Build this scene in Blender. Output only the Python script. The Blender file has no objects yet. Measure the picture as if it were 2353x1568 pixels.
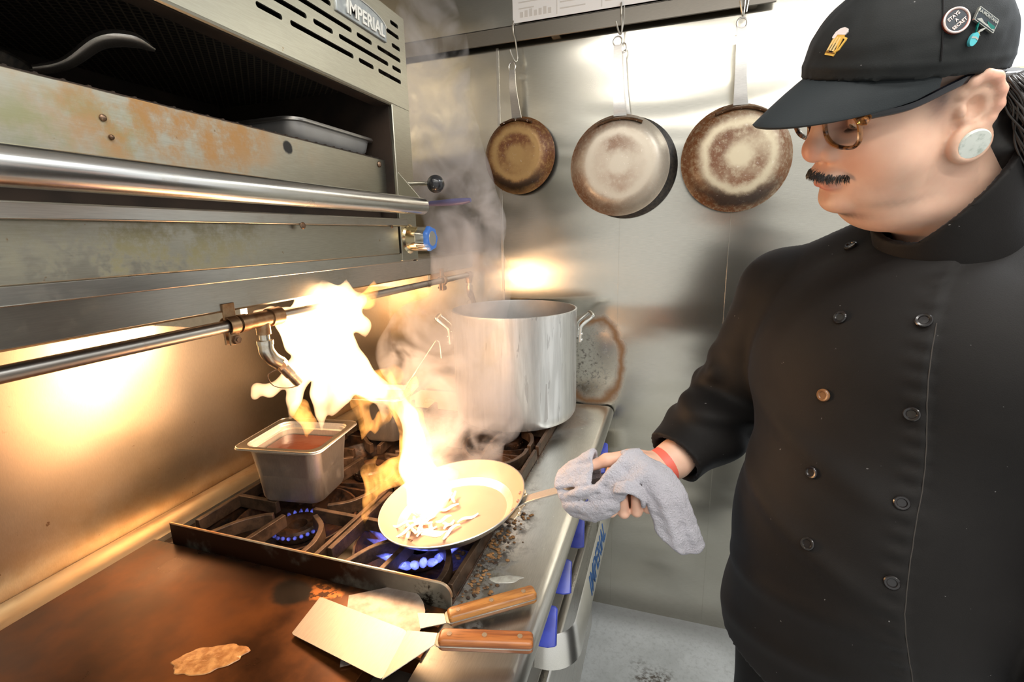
import bpy, math, random
import numpy as np
from mathutils import Vector, Matrix, Euler
random.seed(7); RNG = np.random.default_rng(7)
SC = bpy.context.scene
DQ = 1.0          # voxel size factor for the sculpted shapes
COL = SC.collection
R = math.radians
PI = math.pi

# ------------------------------------------------------------------ scene objects
def tag(o, label=None, cat=None, group=None, kind=None):
    if label: o['label'] = label
    if cat: o['category'] = cat
    if group: o['group'] = group
    if kind: o['kind'] = kind
    return o

def thing(name, label, cat, loc=(0, 0, 0), rot=None, group=None):
    o = bpy.data.objects.new(name, None); COL.objects.link(o)
    o.empty_display_size = .05
    if rot is not None:
        m = Matrix(rot).to_4x4(); m.translation = Vector(loc); o.matrix_world = m; o['_m'] = 1
    else:
        o.location = loc
    if '_m' in o: del o['_m']
    MW[o.name] = (Matrix.Translation(Vector(loc)) @ (Matrix(rot).to_4x4() if rot is not None else Matrix.Identity(4)))
    return tag(o, label, cat, group)
MW = {}

def link(name, me, mat=None, parent=None, world=True, smooth=True, angle=35):
    o = bpy.data.objects.new(name, me); COL.objects.link(o)
    for m in (mat if isinstance(mat, (list, tuple)) else [mat]):
        if m: me.materials.append(m)
    if smooth:
        me.polygons.foreach_set('use_smooth', [True] * len(me.polygons))
        if angle: me.set_sharp_from_angle(angle=R(angle))
    MW[o.name] = Matrix.Identity(4)
    if parent is not None:
        o.parent = parent
        if world:
            o.matrix_parent_inverse = MW[parent.name].inverted()
        else:
            MW[o.name] = MW[parent.name].copy()
    return o

def bevel(o, w=.002, seg=2, ang=35):
    m = o.modifiers.new('Bevel', 'BEVEL'); m.width = w; m.segments = seg
    m.limit_method = 'ANGLE'; m.angle_limit = R(ang); m.harden_normals = False
    return o

def vv(*a): return np.array(a, float)
def unit(v):
    v = np.asarray(v, float); return v / (np.linalg.norm(v) + 1e-12)
def perp(d):
    d = unit(d); a = vv(0, 0, 1) if abs(d[2]) < .9 else vv(1, 0, 0)
    u = unit(np.cross(a, d)); return u, np.cross(d, u)

def spline(P, n):
    """Catmull-Rom through the points, n samples per segment."""
    P = [np.asarray(p, float) for p in P]
    Q = [2 * P[0] - P[1]] + P + [2 * P[-1] - P[-2]]
    out = []
    for i in range(1, len(Q) - 2):
        p0, p1, p2, p3 = Q[i - 1:i + 3]
        for k in range(n):
            t = k / n
            out.append(.5 * (2 * p1 + (p2 - p0) * t + (2 * p0 - 5 * p1 + 4 * p2 - p3) * t * t + (3 * p1 - p0 - 3 * p2 + p3) * t ** 3))
    out.append(P[-1]); return np.array(out)

class MB:
    """Collects shapes into one mesh."""
    def __init__(s): s.v = []; s.f = []; s.mi = []; s.m = 0
    def add(s, vs, fs):
        b = len(s.v); s.v += [tuple(map(float, p)) for p in vs]
        s.f += [tuple(int(i) + b for i in f) for f in fs]; s.mi += [s.m] * len(fs)
        return s
    def box(s, lo, hi, M=None):
        x0, y0, z0 = lo; x1, y1, z1 = hi
        v = [(x0, y0, z0), (x1, y0, z0), (x1, y1, z0), (x0, y1, z0), (x0, y0, z1), (x1, y0, z1), (x1, y1, z1), (x0, y1, z1)]
        if M is not None: v = [tuple(Matrix(M) @ Vector(p)) for p in v]
        return s.add(v, [(0, 3, 2, 1), (4, 5, 6, 7), (0, 1, 5, 4), (1, 2, 6, 5), (2, 3, 7, 6), (3, 0, 4, 7)])
    def rings(s, rings, cap0=True, cap1=True, closed=True):
        n = len(rings[0]); v = [p for r in rings for p in r]; f = []
        for i in range(len(rings) - 1):
            for j in range(n if closed else n - 1):
                k = (j + 1) % n
                f.append((i * n + j, i * n + k, (i + 1) * n + k, (i + 1) * n + j))
        if cap0: f.append(tuple(range(n - 1, -1, -1)))
        if cap1: f.append(tuple((len(rings) - 1) * n + j for j in range(n)))
        return s.add(v, f)
    def tube(s, P, r, n=10, caps=True, flat=None, up=None):
        """Tube along a path; r a number or list; flat=(a,b) elliptical scale."""
        P = np.asarray(P, float); m = len(P)
        rr = np.full(m, r, float) if np.isscalar(r) else np.interp(np.linspace(0, 1, m), np.linspace(0, 1, len(r)), r)
        T = np.gradient(P, axis=0); T /= np.linalg.norm(T, axis=1)[:, None] + 1e-12
        if up is None: u, w = perp(T[0])
        else:
            u = unit(np.cross(up, T[0])); w = np.cross(T[0], u)
        rings = []
        for i in range(m):
            u = u - T[i] * (u @ T[i]); u = unit(u); w = np.cross(T[i], u)
            a, b = flat or (1, 1)
            rings.append([P[i] + rr[i] * (a * math.cos(t) * u + b * math.sin(t) * w) for t in np.arange(n) * 2 * PI / n])
        return s.rings(rings, caps, caps)
    def cyl(s, a, b, r, n=20, r2=None):
        return s.tube([a, b], [r, r if r2 is None else r2], n)
    def lathe(s, prof, c=(0, 0, 0), axis=(0, 0, 1), n=48, caps=(False, False)):
        """profile of (radius, height) turned round the axis."""
        ax = unit(axis); u, w = perp(ax); c = np.asarray(c, float)
        rings = [[c + ax * h + max(r, 1e-5) * (math.cos(t) * u + math.sin(t) * w) for t in np.arange(n) * 2 * PI / n] for r, h in prof]
        return s.rings(rings, *caps)
    def sphere(s, c, r, nu=20, nv=12, M=None):
        r = np.full(3, r) if np.isscalar(r) else np.asarray(r, float)
        rings = []
        for i in range(nv + 1):
            ph = -PI / 2 + PI * i / nv; ca, sa = max(math.cos(ph), 1e-4), math.sin(ph)
            ring = [vv(ca * math.cos(t), ca * math.sin(t), sa) * r for t in np.arange(nu) * 2 * PI / nu]
            if M is not None: ring = [np.asarray(M) @ p for p in ring]
            rings.append([p + np.asarray(c, float) for p in ring])
        return s.rings(rings)
    def prism(s, poly, O, U, V, h):
        """polygon (u,v) extruded from O along U x V by h."""
        O, U, V = (np.asarray(a, float) for a in (O, U, V)); N = np.cross(U, V)
        a = [O + U * p[0] + V * p[1] for p in poly]; b = [p + N * h for p in a]
        return s.rings([a, b])
    def grid(s, G, closed_u=False):
        G = np.asarray(G); nu, nv = G.shape[:2]
        f = [(i * nv + j, ((i + 1) % nu) * nv + j, ((i + 1) % nu) * nv + j + 1, i * nv + j + 1)
             for i in range(nu if closed_u else nu - 1) for j in range(nv - 1)]
        return s.add(G.reshape(-1, 3), f)
    def mesh(s, name):
        me = bpy.data.meshes.new(name); me.from_pydata(s.v, [], s.f); me.update()
        if any(s.mi): me.polygons.foreach_set('material_index', s.mi)
        return me
    def build(s, name, mat, parent=None, world=True, smooth=True, angle=35, bv=0, seg=2):
        o = link(name, s.mesh(name), mat, parent, world, smooth, angle)
        if bv: bevel(o, bv, seg)
        return o

def rrect(w, h, r, n=5, cx=0, cy=0):
    """rounded rectangle outline."""
    P = []
    for sx, sy, a0 in ((1, 1, 0), (-1, 1, 90), (-1, -1, 180), (1, -1, 270)):
        for k in range(n + 1):
            a = R(a0 + 90 * k / n)
            P.append((cx + sx * (w / 2 - r) + r * math.cos(a), cy + sy * (h / 2 - r) + r * math.sin(a)))
    return P

def text_mesh(body, size, ext=.001, shear=0, bold=0.0, align='CENTER'):
    c = bpy.data.curves.new('t', 'FONT'); c.body = body; c.size = size; c.extrude = ext
    c.shear = shear; c.offset = bold; c.align_x = align; c.align_y = 'CENTER'; c.resolution_u = 4
    o = bpy.data.objects.new('t', c); COL.objects.link(o)
    dg = bpy.context.evaluated_depsgraph_get(); me = bpy.data.meshes.new_from_object(o.evaluated_get(dg))
    bpy.data.objects.remove(o); bpy.data.curves.remove(c); me.materials.clear()
    return me

def text(name, body, size, O, U, V, mat, parent, ext=.001, shear=0, bold=0.0, sx=1.0):
    me = text_mesh(body, size, ext, shear, bold)
    U, V = unit(U), unit(V); N = np.cross(U, V)
    M = Matrix(((U[0] * sx, V[0], N[0], O[0]), (U[1] * sx, V[1], N[1], O[1]), (U[2] * sx, V[2], N[2], O[2]), (0, 0, 0, 1)))
    me.transform(M); return link(name, me, mat, parent, True, False)

# ------------------------------------------------------------------ signed distance shapes
def sm(a, b, k):
    h = np.clip(.5 + .5 * (b - a) / k, 0, 1); return b + (a - b) * h - k * h * (1 - h)
def sub(a, b, k): return -sm(-a, b, k)
def s_sph(p, c, r): return np.linalg.norm(p - np.asarray(c), axis=1) - r
def s_ell(p, c, r, M=None):
    q = p - np.asarray(c)
    if M is not None: q = q @ np.asarray(M).T
    r = np.asarray(r, float); k0 = np.linalg.norm(q / r, axis=1); k1 = np.linalg.norm(q / (r * r), axis=1)
    return k0 * (k0 - 1) / (k1 + 1e-9)
def s_cap(p, a, b, ra, rb=None, sq=None):
    a = np.asarray(a, float); b = np.asarray(b, float); rb = ra if rb is None else rb
    ab = b - a; t = np.clip((p - a) @ ab / (ab @ ab + 1e-12), 0, 1)
    return np.linalg.norm(p - a - t[:, None] * ab, axis=1) - (ra + t * (rb - ra))
def s_poly(p, P, r):
    r = [r] * len(P) if np.isscalar(r) else r; d = None
    for i in range(len(P) - 1):
        e = s_cap(p, P[i], P[i + 1], r[i], r[i + 1]); d = e if d is None else np.minimum(d, e)
    return d
def s_polys(p, P, r, k):
    r = [r] * len(P) if np.isscalar(r) else r; d = None
    for i in range(len(P) - 1):
        e = s_cap(p, P[i], P[i + 1], r[i], r[i + 1]); d = e if d is None else sm(d, e, k)
    return d

def nets(f, lo, hi, h, B=20, slack=1.8):
    """Naive surface nets over a block-sparse grid; returns vertices and quads."""
    lo = np.asarray(lo, float); n = np.ceil((np.asarray(hi) - lo) / h).astype(int) + 1
    V = np.ones(n, np.float32) * 9
    blocks = [(i, j, k) for i in range(0, n[0], B) for j in range(0, n[1], B) for k in range(0, n[2], B)]
    cen = np.array([lo + (np.array(b) + B / 2) * h for b in blocks]); d = f(cen)
    for b, dd in zip(blocks, d):
        e = np.minimum(np.array(b) + B, n); sl = tuple(slice(b[i], e[i]) for i in range(3))
        if abs(dd) > B * h * .87 * slack: V[sl] = dd; continue
        g = np.stack(np.meshgrid(*[np.arange(b[i], e[i]) for i in range(3)], indexing='ij'), -1)
        V[sl] = f(lo + g.reshape(-1, 3) * h).reshape(g.shape[:3])
    I = V < 0
    c = I[:-1, :-1, :-1].astype(np.int8)
    for dx, dy, dz in ((1, 0, 0), (0, 1, 0), (0, 0, 1), (1, 1, 0), (1, 0, 1), (0, 1, 1), (1, 1, 1)):
        c = c + I[dx:n[0] - 1 + dx, dy:n[1] - 1 + dy, dz:n[2] - 1 + dz]
    act = np.argwhere((c > 0) & (c < 8))
    idx = np.full(np.array(n) - 1, -1, np.int32); idx[tuple(act.T)] = np.arange(len(act))
    acc = np.zeros((len(act), 3)); cnt = np.zeros(len(act))
    cor = [(0, 0, 0), (1, 0, 0), (0, 1, 0), (1, 1, 0), (0, 0, 1), (1, 0, 1), (0, 1, 1), (1, 1, 1)]
    for a in range(8):
        for b in range(a + 1, 8):
            if sum(abs(cor[a][i] - cor[b][i]) for i in range(3)) != 1: continue
            va = V[tuple((act + cor[a]).T)]; vb = V[tuple((act + cor[b]).T)]
            m = (va < 0) != (vb < 0); t = np.where(m, va / np.where(m, va - vb, 1), 0)[:, None]
            p = np.array(cor[a]) + t * (np.array(cor[b]) - np.array(cor[a]))
            acc += np.where(m[:, None], p, 0); cnt += m
    P = lo + (act + acc / np.maximum(cnt, 1)[:, None]) * h
    F = []
    for ax in range(3):
        o1, o2 = [a for a in range(3) if a != ax]
        sl0 = [slice(None)] * 3; sl1 = [slice(None)] * 3; sl0[ax] = slice(0, -1); sl1[ax] = slice(1, None)
        A = I[tuple(sl0)]; Bm = I[tuple(sl1)]; e = np.argwhere(A != Bm)
        e = e[(e[:, o1] > 0) & (e[:, o2] > 0) & (e[:, o1] < n[o1] - 1) & (e[:, o2] < n[o2] - 1)]
        ins = A[tuple(e.T)]
        def cell(d1, d2):
            q = e.copy(); q[:, o1] += d1; q[:, o2] += d2; return idx[tuple(q.T)]
        q = np.stack([cell(-1, -1), cell(0, -1), cell(0, 0), cell(-1, 0)], 1)
        flip = ins if ax != 1 else ~ins
        q[~flip] = q[~flip][:, ::-1]
        F.append(q)
    F = np.concatenate(F); F = F[(F >= 0).all(1)]
    return P, F

def net_mesh(name, f, lo, hi, h, relax=1, **k):
    h = h * DQ
    P, F = nets(f, lo, hi, h, **k)
    for _ in range(relax):                      # slide the vertices onto the surface
        e = h * .3; d = f(P)
        g = np.stack([f(P + e * np.eye(3)[i]) - d for i in range(3)], 1) / e
        P = P - (d / (np.maximum((g * g).sum(1), .2)))[:, None] * g
    me = bpy.data.meshes.new(name)
    me.vertices.add(len(P)); me.vertices.foreach_set('co', P.astype(np.float32).ravel())
    me.loops.add(len(F) * 4); me.loops.foreach_set('vertex_index', F.astype(np.int32).ravel())
    me.polygons.add(len(F)); me.polygons.foreach_set('loop_start', np.arange(len(F), dtype=np.int32) * 4)
    me.update(calc_edges=True); me.validate()
    return me, P

def vcol(me, C, name='tone'):
    a = me.attributes.new(name, 'FLOAT_COLOR', 'POINT')
    C = np.concatenate([C, np.ones((len(C), 1))], 1); a.data.foreach_set('color', C.astype(np.float32).ravel())

def march(f, o, d, t0=0., t1=2., n=80):
    """distance along the ray where f turns negative."""
    o = np.asarray(o, float); d = unit(d); t = t0
    for _ in range(n):
        v = f((o + d * t)[None])[0]
        if v < .0004: return o + d * t
        t += max(v * .7, .0004)
        if t > t1: break
    return o + d * min(t, t1)
def normal(f, p, e=.003):
    p = np.asarray(p, float); return unit([f((p + e * a)[None])[0] - f((p - e * a)[None])[0] for a in np.eye(3)])

# cheap smooth noise for displacing shapes
_K = RNG.normal(size=(9, 3)); _K /= np.linalg.norm(_K, axis=1)[:, None]; _PH = RNG.uniform(0, 6.28, 9)
def wob(p, s):
    q = p * s; a = 0
    for i in range(9): a = a + np.sin(q @ _K[i] * (1 + .23 * i) + _PH[i])
    return a / 9
# ------------------------------------------------------------------ materials
class NT:
    def __init__(s, name):
        s.mat = bpy.data.materials.new(name); s.mat.use_nodes = True
        s.t = s.mat.node_tree; s.t.nodes.clear()
        s.out = s.t.nodes.new('ShaderNodeOutputMaterial')
        s.co = None
    def n(s, ty, props=None, **inp):
        nd = s.t.nodes.new(ty)
        for k, v in (props or {}).items(): setattr(nd, k, v)
        for k, v in inp.items():
            key = k.replace('_', ' ')
            sock = nd.inputs[int(k[1:])] if k[0] == 'i' and k[1:].isdigit() else nd.inputs[key]
            s.put(sock, v)
        return nd
    def put(s, sock, v):
        if isinstance(v, bpy.types.NodeSocket): s.t.links.new(v, sock)
        elif isinstance(v, bpy.types.Node): s.t.links.new(v.outputs[0], sock)
        elif isinstance(v, (tuple, list)) and sock.type == 'RGBA' and len(v) == 3: sock.default_value = (*v, 1)
        else: sock.default_value = v
    def coord(s, scale=(1, 1, 1), rot=(0, 0, 0), loc=(0, 0, 0)):
        if s.co is None: s.co = s.n('ShaderNodeTexCoord').outputs['Object']
        if scale == (1, 1, 1) and rot == (0, 0, 0) and loc == (0, 0, 0): return s.co
        return s.n('ShaderNodeMapping', Vector=s.co, Scale=scale, Rotation=rot, Location=loc).outputs[0]
    def noise(s, scale, detail=4, rough=.55, stretch=(1, 1, 1), dist=0., loc=(0, 0, 0)):
        return s.n('ShaderNodeTexNoise', Vector=s.coord(stretch, loc=loc), Scale=float(scale), Detail=float(detail), Roughness=rough, Distortion=dist).outputs['Fac']
    def math(s, op, a, b=None, c=None, clamp=False):
        nd = s.n('ShaderNodeMath', {'operation': op, 'use_clamp': clamp}); s.put(nd.inputs[0], a)
        if b is not None: s.put(nd.inputs[1], b)
        if c is not None: s.put(nd.inputs[2], c)
        return nd.outputs[0]
    def step(s, v, a, b, lo=0., hi=1.):
        nd = s.n('ShaderNodeMapRange', {'interpolation_type': 'SMOOTHSTEP'}, Value=v)
        for i, x in zip((1, 2, 3, 4), (a, b, lo, hi)): s.put(nd.inputs[i], x)
        return nd.outputs[0]
    def mix(s, f, a, b):
        nd = s.n('ShaderNodeMix', {'data_type': 'RGBA'})
        s.put(nd.inputs[0], f); s.put(nd.inputs[6], a); s.put(nd.inputs[7], b); return nd.outputs[2]
    def blob(s, c, r, soft=.5, wob_=.3, scale=8, sc=(1, 1, 1)):
        """mask: 1 inside a ragged blob round c (object coordinates)."""
        d = s.n('ShaderNodeVectorMath', {'operation': 'SUBTRACT'}, i0=s.coord(), i1=tuple(c)).outputs[0]
        d = s.n('ShaderNodeVectorMath', {'operation': 'MULTIPLY'}, i0=d, i1=tuple(sc)).outputs[0]
        d = s.n('ShaderNodeVectorMath', {'operation': 'LENGTH'}, i0=d).outputs['Value']
        nz = s.math('MULTIPLY', s.math('SUBTRACT', s.noise(scale, 5), .5), wob_ * r * 2)
        return s.step(s.math('ADD', d, nz), r, r * (1 - soft))
    def bump(s, h, strength=.3, dist=.002, nrm=None):
        nd = s.n('ShaderNodeBump', Height=h, Strength=strength, Distance=dist)
        if nrm is not None: s.put(nd.inputs['Normal'], nrm)
        return nd.outputs[0]
    def bsdf(s, **k):
        b = s.n('ShaderNodeBsdfPrincipled', **k); s.t.links.new(b.outputs[0], s.out.inputs[0]); return s.mat

def plain(name, col, rough=.5, metal=0., col2=None, scale=20, bump=0., bscale=200, spec=.5, stretch=(1, 1, 1), **k):
    s = NT(name); c = col
    if col2: c = s.mix(s.step(s.noise(scale, 5, stretch=stretch), .35, .65), col, col2)
    kw = dict(Base_Color=c, Roughness=rough, Metallic=metal, **k)
    kw['Specular_IOR_Level'] = spec
    if bump: kw['Normal'] = s.bump(s.noise(bscale, 3, stretch=stretch), bump, .001)
    return s.bsdf(**kw)

def steel(name, col=(.62, .60, .56), rough=.3, brush=(1, 1, 1), stains=None, dirt=None, wave=0., metal=1., fine=.12, rvar=.12, aniso=None):
    """brushed stainless: fine streaks along the unstretched axis; stains a function of NT."""
    s = NT(name)
    st = s.noise(60, 3, stretch=brush)
    c = s.mix(s.step(st, .3, .7), col, tuple(x * .88 for x in col))
    big = s.noise(3, 4)
    c = s.mix(s.math('MULTIPLY', s.step(big, .4, .7), .35), c, tuple(x * y for x, y in zip(col, (.86, .84, .78))))
    r = s.math('ADD', rough - rvar / 2, s.math('MULTIPLY', s.noise(5, 5), rvar)); m = metal
    if dirt:
        f, dc = dirt; msk = s.math('MULTIPLY', s.step(s.noise(14, 8, .7), .52, .72), f)
        c = s.mix(msk, c, dc); r = s.math('ADD', r, s.math('MULTIPLY', msk, .3))
    if stains: c, r, m = stains(s, c, r, m)
    nrm = s.bump(st, fine, .0006)
    if wave: nrm = s.bump(s.noise(1.6, 2, stretch=(.55, 1, 1.9), dist=.3), wave, .02, nrm)
    kw = {}
    if aniso: kw = dict(Anisotropic=aniso[0], Tangent=s.n('ShaderNodeCombineXYZ', X=aniso[1][0], Y=aniso[1][1], Z=aniso[1][2]).outputs[0])
    return s.bsdf(Base_Color=c, Metallic=m, Roughness=r, Normal=nrm, **kw)

def emis_vol(name, col, strength, nscale=0, thr=(.35, .6)):
    s = NT(name)
    st = strength
    if nscale:
        st = s.math('MULTIPLY', s.step(s.noise(nscale, 3, stretch=(1, 1, .6), dist=.4), thr[0], thr[1], .15, 1.), strength)
    e = s.n('ShaderNodeEmission', Color=col, Strength=st)
    s.t.links.new(e.outputs[0], s.out.inputs['Volume']); return s.mat

def m_endwall():
    def stains(s, c, r, m):
        ring = s.math('MULTIPLY', s.blob((.93, 0, 1.09), .16, .18, .25, 9, (1.2, 0, .8)), s.math('SUBTRACT', 1, s.blob((.93, 0, 1.09), .135, .25, .3, 9, (1.2, 0, .8))))
        c = s.mix(s.math('MULTIPLY', ring, .9), c, (.26, .105, .02))
        grime = s.math('MULTIPLY', s.blob((.90, 0, 1.07), .14, .5, .4, 14, (1.2, 0, .8)), s.step(s.noise(60, 6, .7), .5, .62))
        c = s.mix(s.math('MULTIPLY', grime, .8), c, (.06, .045, .03))
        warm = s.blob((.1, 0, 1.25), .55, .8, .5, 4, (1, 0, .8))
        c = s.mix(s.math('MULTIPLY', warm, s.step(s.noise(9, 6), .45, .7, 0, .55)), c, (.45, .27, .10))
        r = s.math('ADD', r, s.math('MULTIPLY', s.math('ADD', ring, grime), .3))
        m = s.math('SUBTRACT', m, s.math('MULTIPLY', s.math('ADD', ring, grime, clamp=True), .7))
        return c, r, m
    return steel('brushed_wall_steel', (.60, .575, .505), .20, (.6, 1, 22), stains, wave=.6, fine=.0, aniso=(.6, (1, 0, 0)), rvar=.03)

def m_backsplash():
    def stains(s, c, r, m):
        z = s.n('ShaderNodeSeparateXYZ', Vector=s.coord()).outputs[2]
        low = s.step(z, 1.18, .92)
        k = s.math('MULTIPLY', low, s.step(s.noise(7, 8, .65), .38, .68))
        c = s.mix(s.math('MULTIPLY', k, .6), c, (.40, .24, .10))
        sp = s.step(s.noise(55, 3), .72, .76)
        c = s.mix(s.math('MULTIPLY', sp, s.step(z, 1.25, .95, .15, .8)), c, (.16, .06, .015))
        r = s.math('ADD', r, s.math('MULTIPLY', k, .03))
        return c, r, m
    return steel('greasy_backsplash_steel', (.68, .57, .42), .30, (1, 22, 1.5), stains, fine=.02, wave=.10, aniso=(.6, (0, 0, 1)))

M = {}
def mats():
    M['endwall'] = m_endwall()
    M['backsplash'] = m_backsplash()
    M['steel'] = steel('stainless_steel', (.62, .60, .56), .28, (1, .08, 1), fine=.06)
    M['steel_y'] = steel('brushed_steel_along_range', (.45, .43, .385), .29, (14, .6, 14), fine=.02, dirt=(.25, (.26, .21, .13)))
    M['rail_bright'] = steel('bright_rail_steel', (.74, .73, .70), .30, (14, .6, 14), fine=.02)
    M['rail_dark'] = steel('dull_dark_steel', (.24, .22, .19), .42, (1, 1, 20), fine=.1)
    def led(s, c, r, m):
        k = s.blob((.85, -.95, .91), .11, .75, .6, 26, (1.25, .30, 0))
        k = s.math('MULTIPLY', k, s.step(s.noise(48, 6, .7), .42, .56))
        c = s.mix(s.math('MULTIPLY', k, .93), c, (.03, .018, .01))
        b = s.blob((.87, -.2, .91), .13, .7, .5, 12, (1.2, .7, 0))
        c = s.mix(s.math('MULTIPLY', b, .7), c, (.16, .085, .03))
        sp = s.step(s.noise(70, 2), .735, .75); c = s.mix(s.math('MULTIPLY', sp, .5), c, (.82, .8, .76))
        r = s.math('ADD', r, s.math('MULTIPLY', k, .3)); m = s.math('SUBTRACT', m, s.math('MULTIPLY', s.math('ADD', k, b, clamp=True), .75))
        return c, r, m
    M['ledge'] = steel('worn_ledge_steel', (.64, .625, .58), .29, (12, .7, 12), led, fine=.025)
    def sal(s, c, r, m):
        k = s.math('MULTIPLY', s.blob((.58, -1.32, 1.725), .22, .8, .6, 9, (1, .75, 2.6)), s.step(s.noise(22, 8, .7), .36, .62))
        c = s.mix(s.math('MULTIPLY', k, .85), c, (.36, .17, .035))
        g = s.math('MULTIPLY', s.blob((.6, -1.38, 1.565), .20, .8, .5, 9, (1, .8, 3.0)), s.step(s.noise(26, 8, .75), .40, .60))
        c = s.mix(s.math('MULTIPLY', g, .75), c, (.20, .17, .06))
        g2 = s.math('MULTIPLY', s.blob((.58, -1.46, 1.70), .12, .8, .5, 9, (1, 1, 2)), s.step(s.noise(12, 6, .7), .4, .6))
        c = s.mix(s.math('MULTIPLY', g2, .6), c, (.22, .24, .10))
        t = s.blob((.575, -1.118, 1.728), .0125, .3, .35, 60)
        c = s.mix(t, c, (.012, .010, .008))
        sp = s.step(s.noise(80, 2), .73, .76); c = s.mix(s.math('MULTIPLY', sp, .6), c, (.20, .10, .03))
        a = s.math('ADD', s.math('ADD', k, g, clamp=True), t, clamp=True)
        r = s.math('ADD', r, s.math('MULTIPLY', a, .25)); m = s.math('SUBTRACT', m, s.math('MULTIPLY', a, .75))
        return c, r, m
    M['sal'] = steel('greasy_broiler_steel', (.37, .35, .285), .36, (14, .7, 14), sal, fine=.02)
    M['sal_in'] = plain('sooty_black_metal', (.022, .016, .012), .75, 0, (.040, .026, .018), 12, .2, 60, spec=.2)
    s = NT('sooty_wire_screen')
    a = s.n('ShaderNodeTexWave', {'bands_direction': 'DIAGONAL'}, Vector=s.coord((1, 1, 0)), Scale=38.).outputs['Fac']
    b = s.n('ShaderNodeTexWave', {'bands_direction': 'DIAGONAL'}, Vector=s.coord((1, -1, 0)), Scale=38.).outputs['Fac']
    w = s.step(s.math('MAXIMUM', a, b), .80, .95)
    M['screen'] = s.bsdf(Base_Color=s.mix(w, (.016, .012, .010), (.13, .10, .07)), Roughness=.6, Metallic=.4, Normal=s.bump(w, .6, .002))
    M['chrome'] = plain('polished_steel', (.74, .73, .70), .13, 1., (.66, .64, .6), 4)
    M['tube'] = steel('handle_tube_steel', (.70, .69, .66), .22, (16, .4, 16), fine=.05, dirt=(.3, (.40, .30, .16)))
    M['brass'] = plain('heat_tinted_chrome', (.80, .62, .32), .16, 1., (.70, .66, .56), 9)
    M['blue'] = plain('blue_plastic', (.03, .05, .42), .28, 0, (.05, .08, .55), 30, spec=.6)
    M['bluepale'] = plain('pale_blue_plastic', (.05, .16, .50), .35)
    M['knobface'] = plain('worn_knob_face', (.34, .33, .30), .4, .6)
    M['blackball'] = plain('black_bakelite', (.016, .016, .018), .22)
    M['lilac'] = plain('violet_lever_grip', (.11, .10, .19), .4)
    s = NT('crusted_cast_iron')
    k = s.step(s.noise(16, 8, .7), .38, .66); f = s.noise(90, 4)
    M['iron'] = s.bsdf(Base_Color=s.mix(k, (.012, .008, .006), (.085, .035, .014)), Roughness=s.step(f, .3, .7, .30, .65), Metallic=.25, Normal=s.bump(f, .35, .002))
    s = NT('worn_grate_tops')
    k = s.step(s.noise(22, 8, .7), .35, .62)
    M['irontop'] = s.bsdf(Base_Color=s.mix(k, (.035, .020, .011), (.105, .060, .034)), Roughness=.45, Metallic=.4, Normal=s.bump(s.noise(120, 4), .3, .002))
    s = NT('seasoned_griddle')
    n1 = s.noise(5, 7, .62); n2 = s.noise(34, 4)
    c = s.mix(s.step(n1, .36, .64), (.045, .014, .004), (.125, .038, .006))
    c = s.mix(s.math('MULTIPLY', s.step(s.noise(2.2, 5), .45, .6), .75), c, (.028, .012, .007))
    sc = s.blob((.535, -1.20, .915), .052, .35, .35, 26, (1, 1.25, 0)); c = s.mix(s.math('MULTIPLY', sc, .95), c, (.008, .006, .005))
    fl = s.math('MULTIPLY', s.blob((.600, -1.182, .915), .036, .4, .9, 40, (.8, 1.6, 0)), s.step(s.noise(60, 5), .45, .5)); c = s.mix(fl, c, (.38, .13, .03))
    ed = s.math('MULTIPLY', s.step(s.n('ShaderNodeSeparateXYZ', Vector=s.coord()).outputs[1], -1.185, -1.155), s.step(n2, .3, .6)); c = s.mix(s.math('MULTIPLY', ed, .9), c, (.010, .007, .005))
    fr = s.blob((.77, -1.19, .915), .085, .5, .5, 30, (1, 1.6, 0)); c = s.mix(s.math('MULTIPLY', fr, s.step(s.noise(40, 6, .7), .35, .5)), c, (.010, .008, .006))
    M['griddle'] = s.bsdf(Base_Color=c, Metallic=.65, Roughness=s.step(n1, .3, .7, .26, .42), Normal=s.bump(n2, .10, .001))
    s = NT('divider_steel')
    x = s.n('ShaderNodeSeparateXYZ', Vector=s.coord()).outputs[0]
    k = s.math('MULTIPLY', s.step(x, .84, .62), s.step(s.noise(12, 6), .25, .5)); n_ = s.step(s.noise(40, 6, .7), .47, .60)
    c = s.mix(k, (.40, .36, .28), (.060, .022, .010)); c = s.mix(s.math('MULTIPLY', n_, s.blob((.80, -1.14, .92), .045, .6, .5, 30)), c, (.03, .02, .012))
    M['divider'] = s.bsdf(Base_Color=c, Metallic=.75, Roughness=.36, Normal=s.bump(s.noise(60, 4), .12, .001))
    M['divider_edge'] = plain('rusty_divider_edge', (.52, .24, .09), .35, .7, (.58, .46, .32), 9)
    s = NT('greasy_gutter'); k = s.step(s.noise(11, 6, .6, stretch=(1, .35, 1)), .45, .68); k = s.math('MULTIPLY', k, s.step(s.noise(60, 5), .35, .6, .5, 1.))
    M['gutter'] = s.bsdf(Base_Color=s.mix(s.math('MULTIPLY', k, .55), (.62, .50, .32), (.34, .14, .03)), Metallic=.75, Roughness=.33, Normal=s.bump(s.noise(5, 3), .15, .004))
    s = NT('spun_aluminium')
    st = s.noise(26, 5, stretch=(2.2, 2.2, .22)); ln = s.step(s.noise(50, 5, stretch=(1, 1, .12), dist=.6), .60, .64)
    c = s.mix(s.step(st, .35, .65), (.74, .74, .72), (.60, .60, .58)); c = s.mix(s.math('MULTIPLY', ln, .45), c, (.30, .29, .28))
    M['alu'] = s.bsdf(Base_Color=c, Metallic=.75, Roughness=s.step(st, .3, .7, .32, .42), Normal=s.bump(st, .05, .001))
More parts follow.
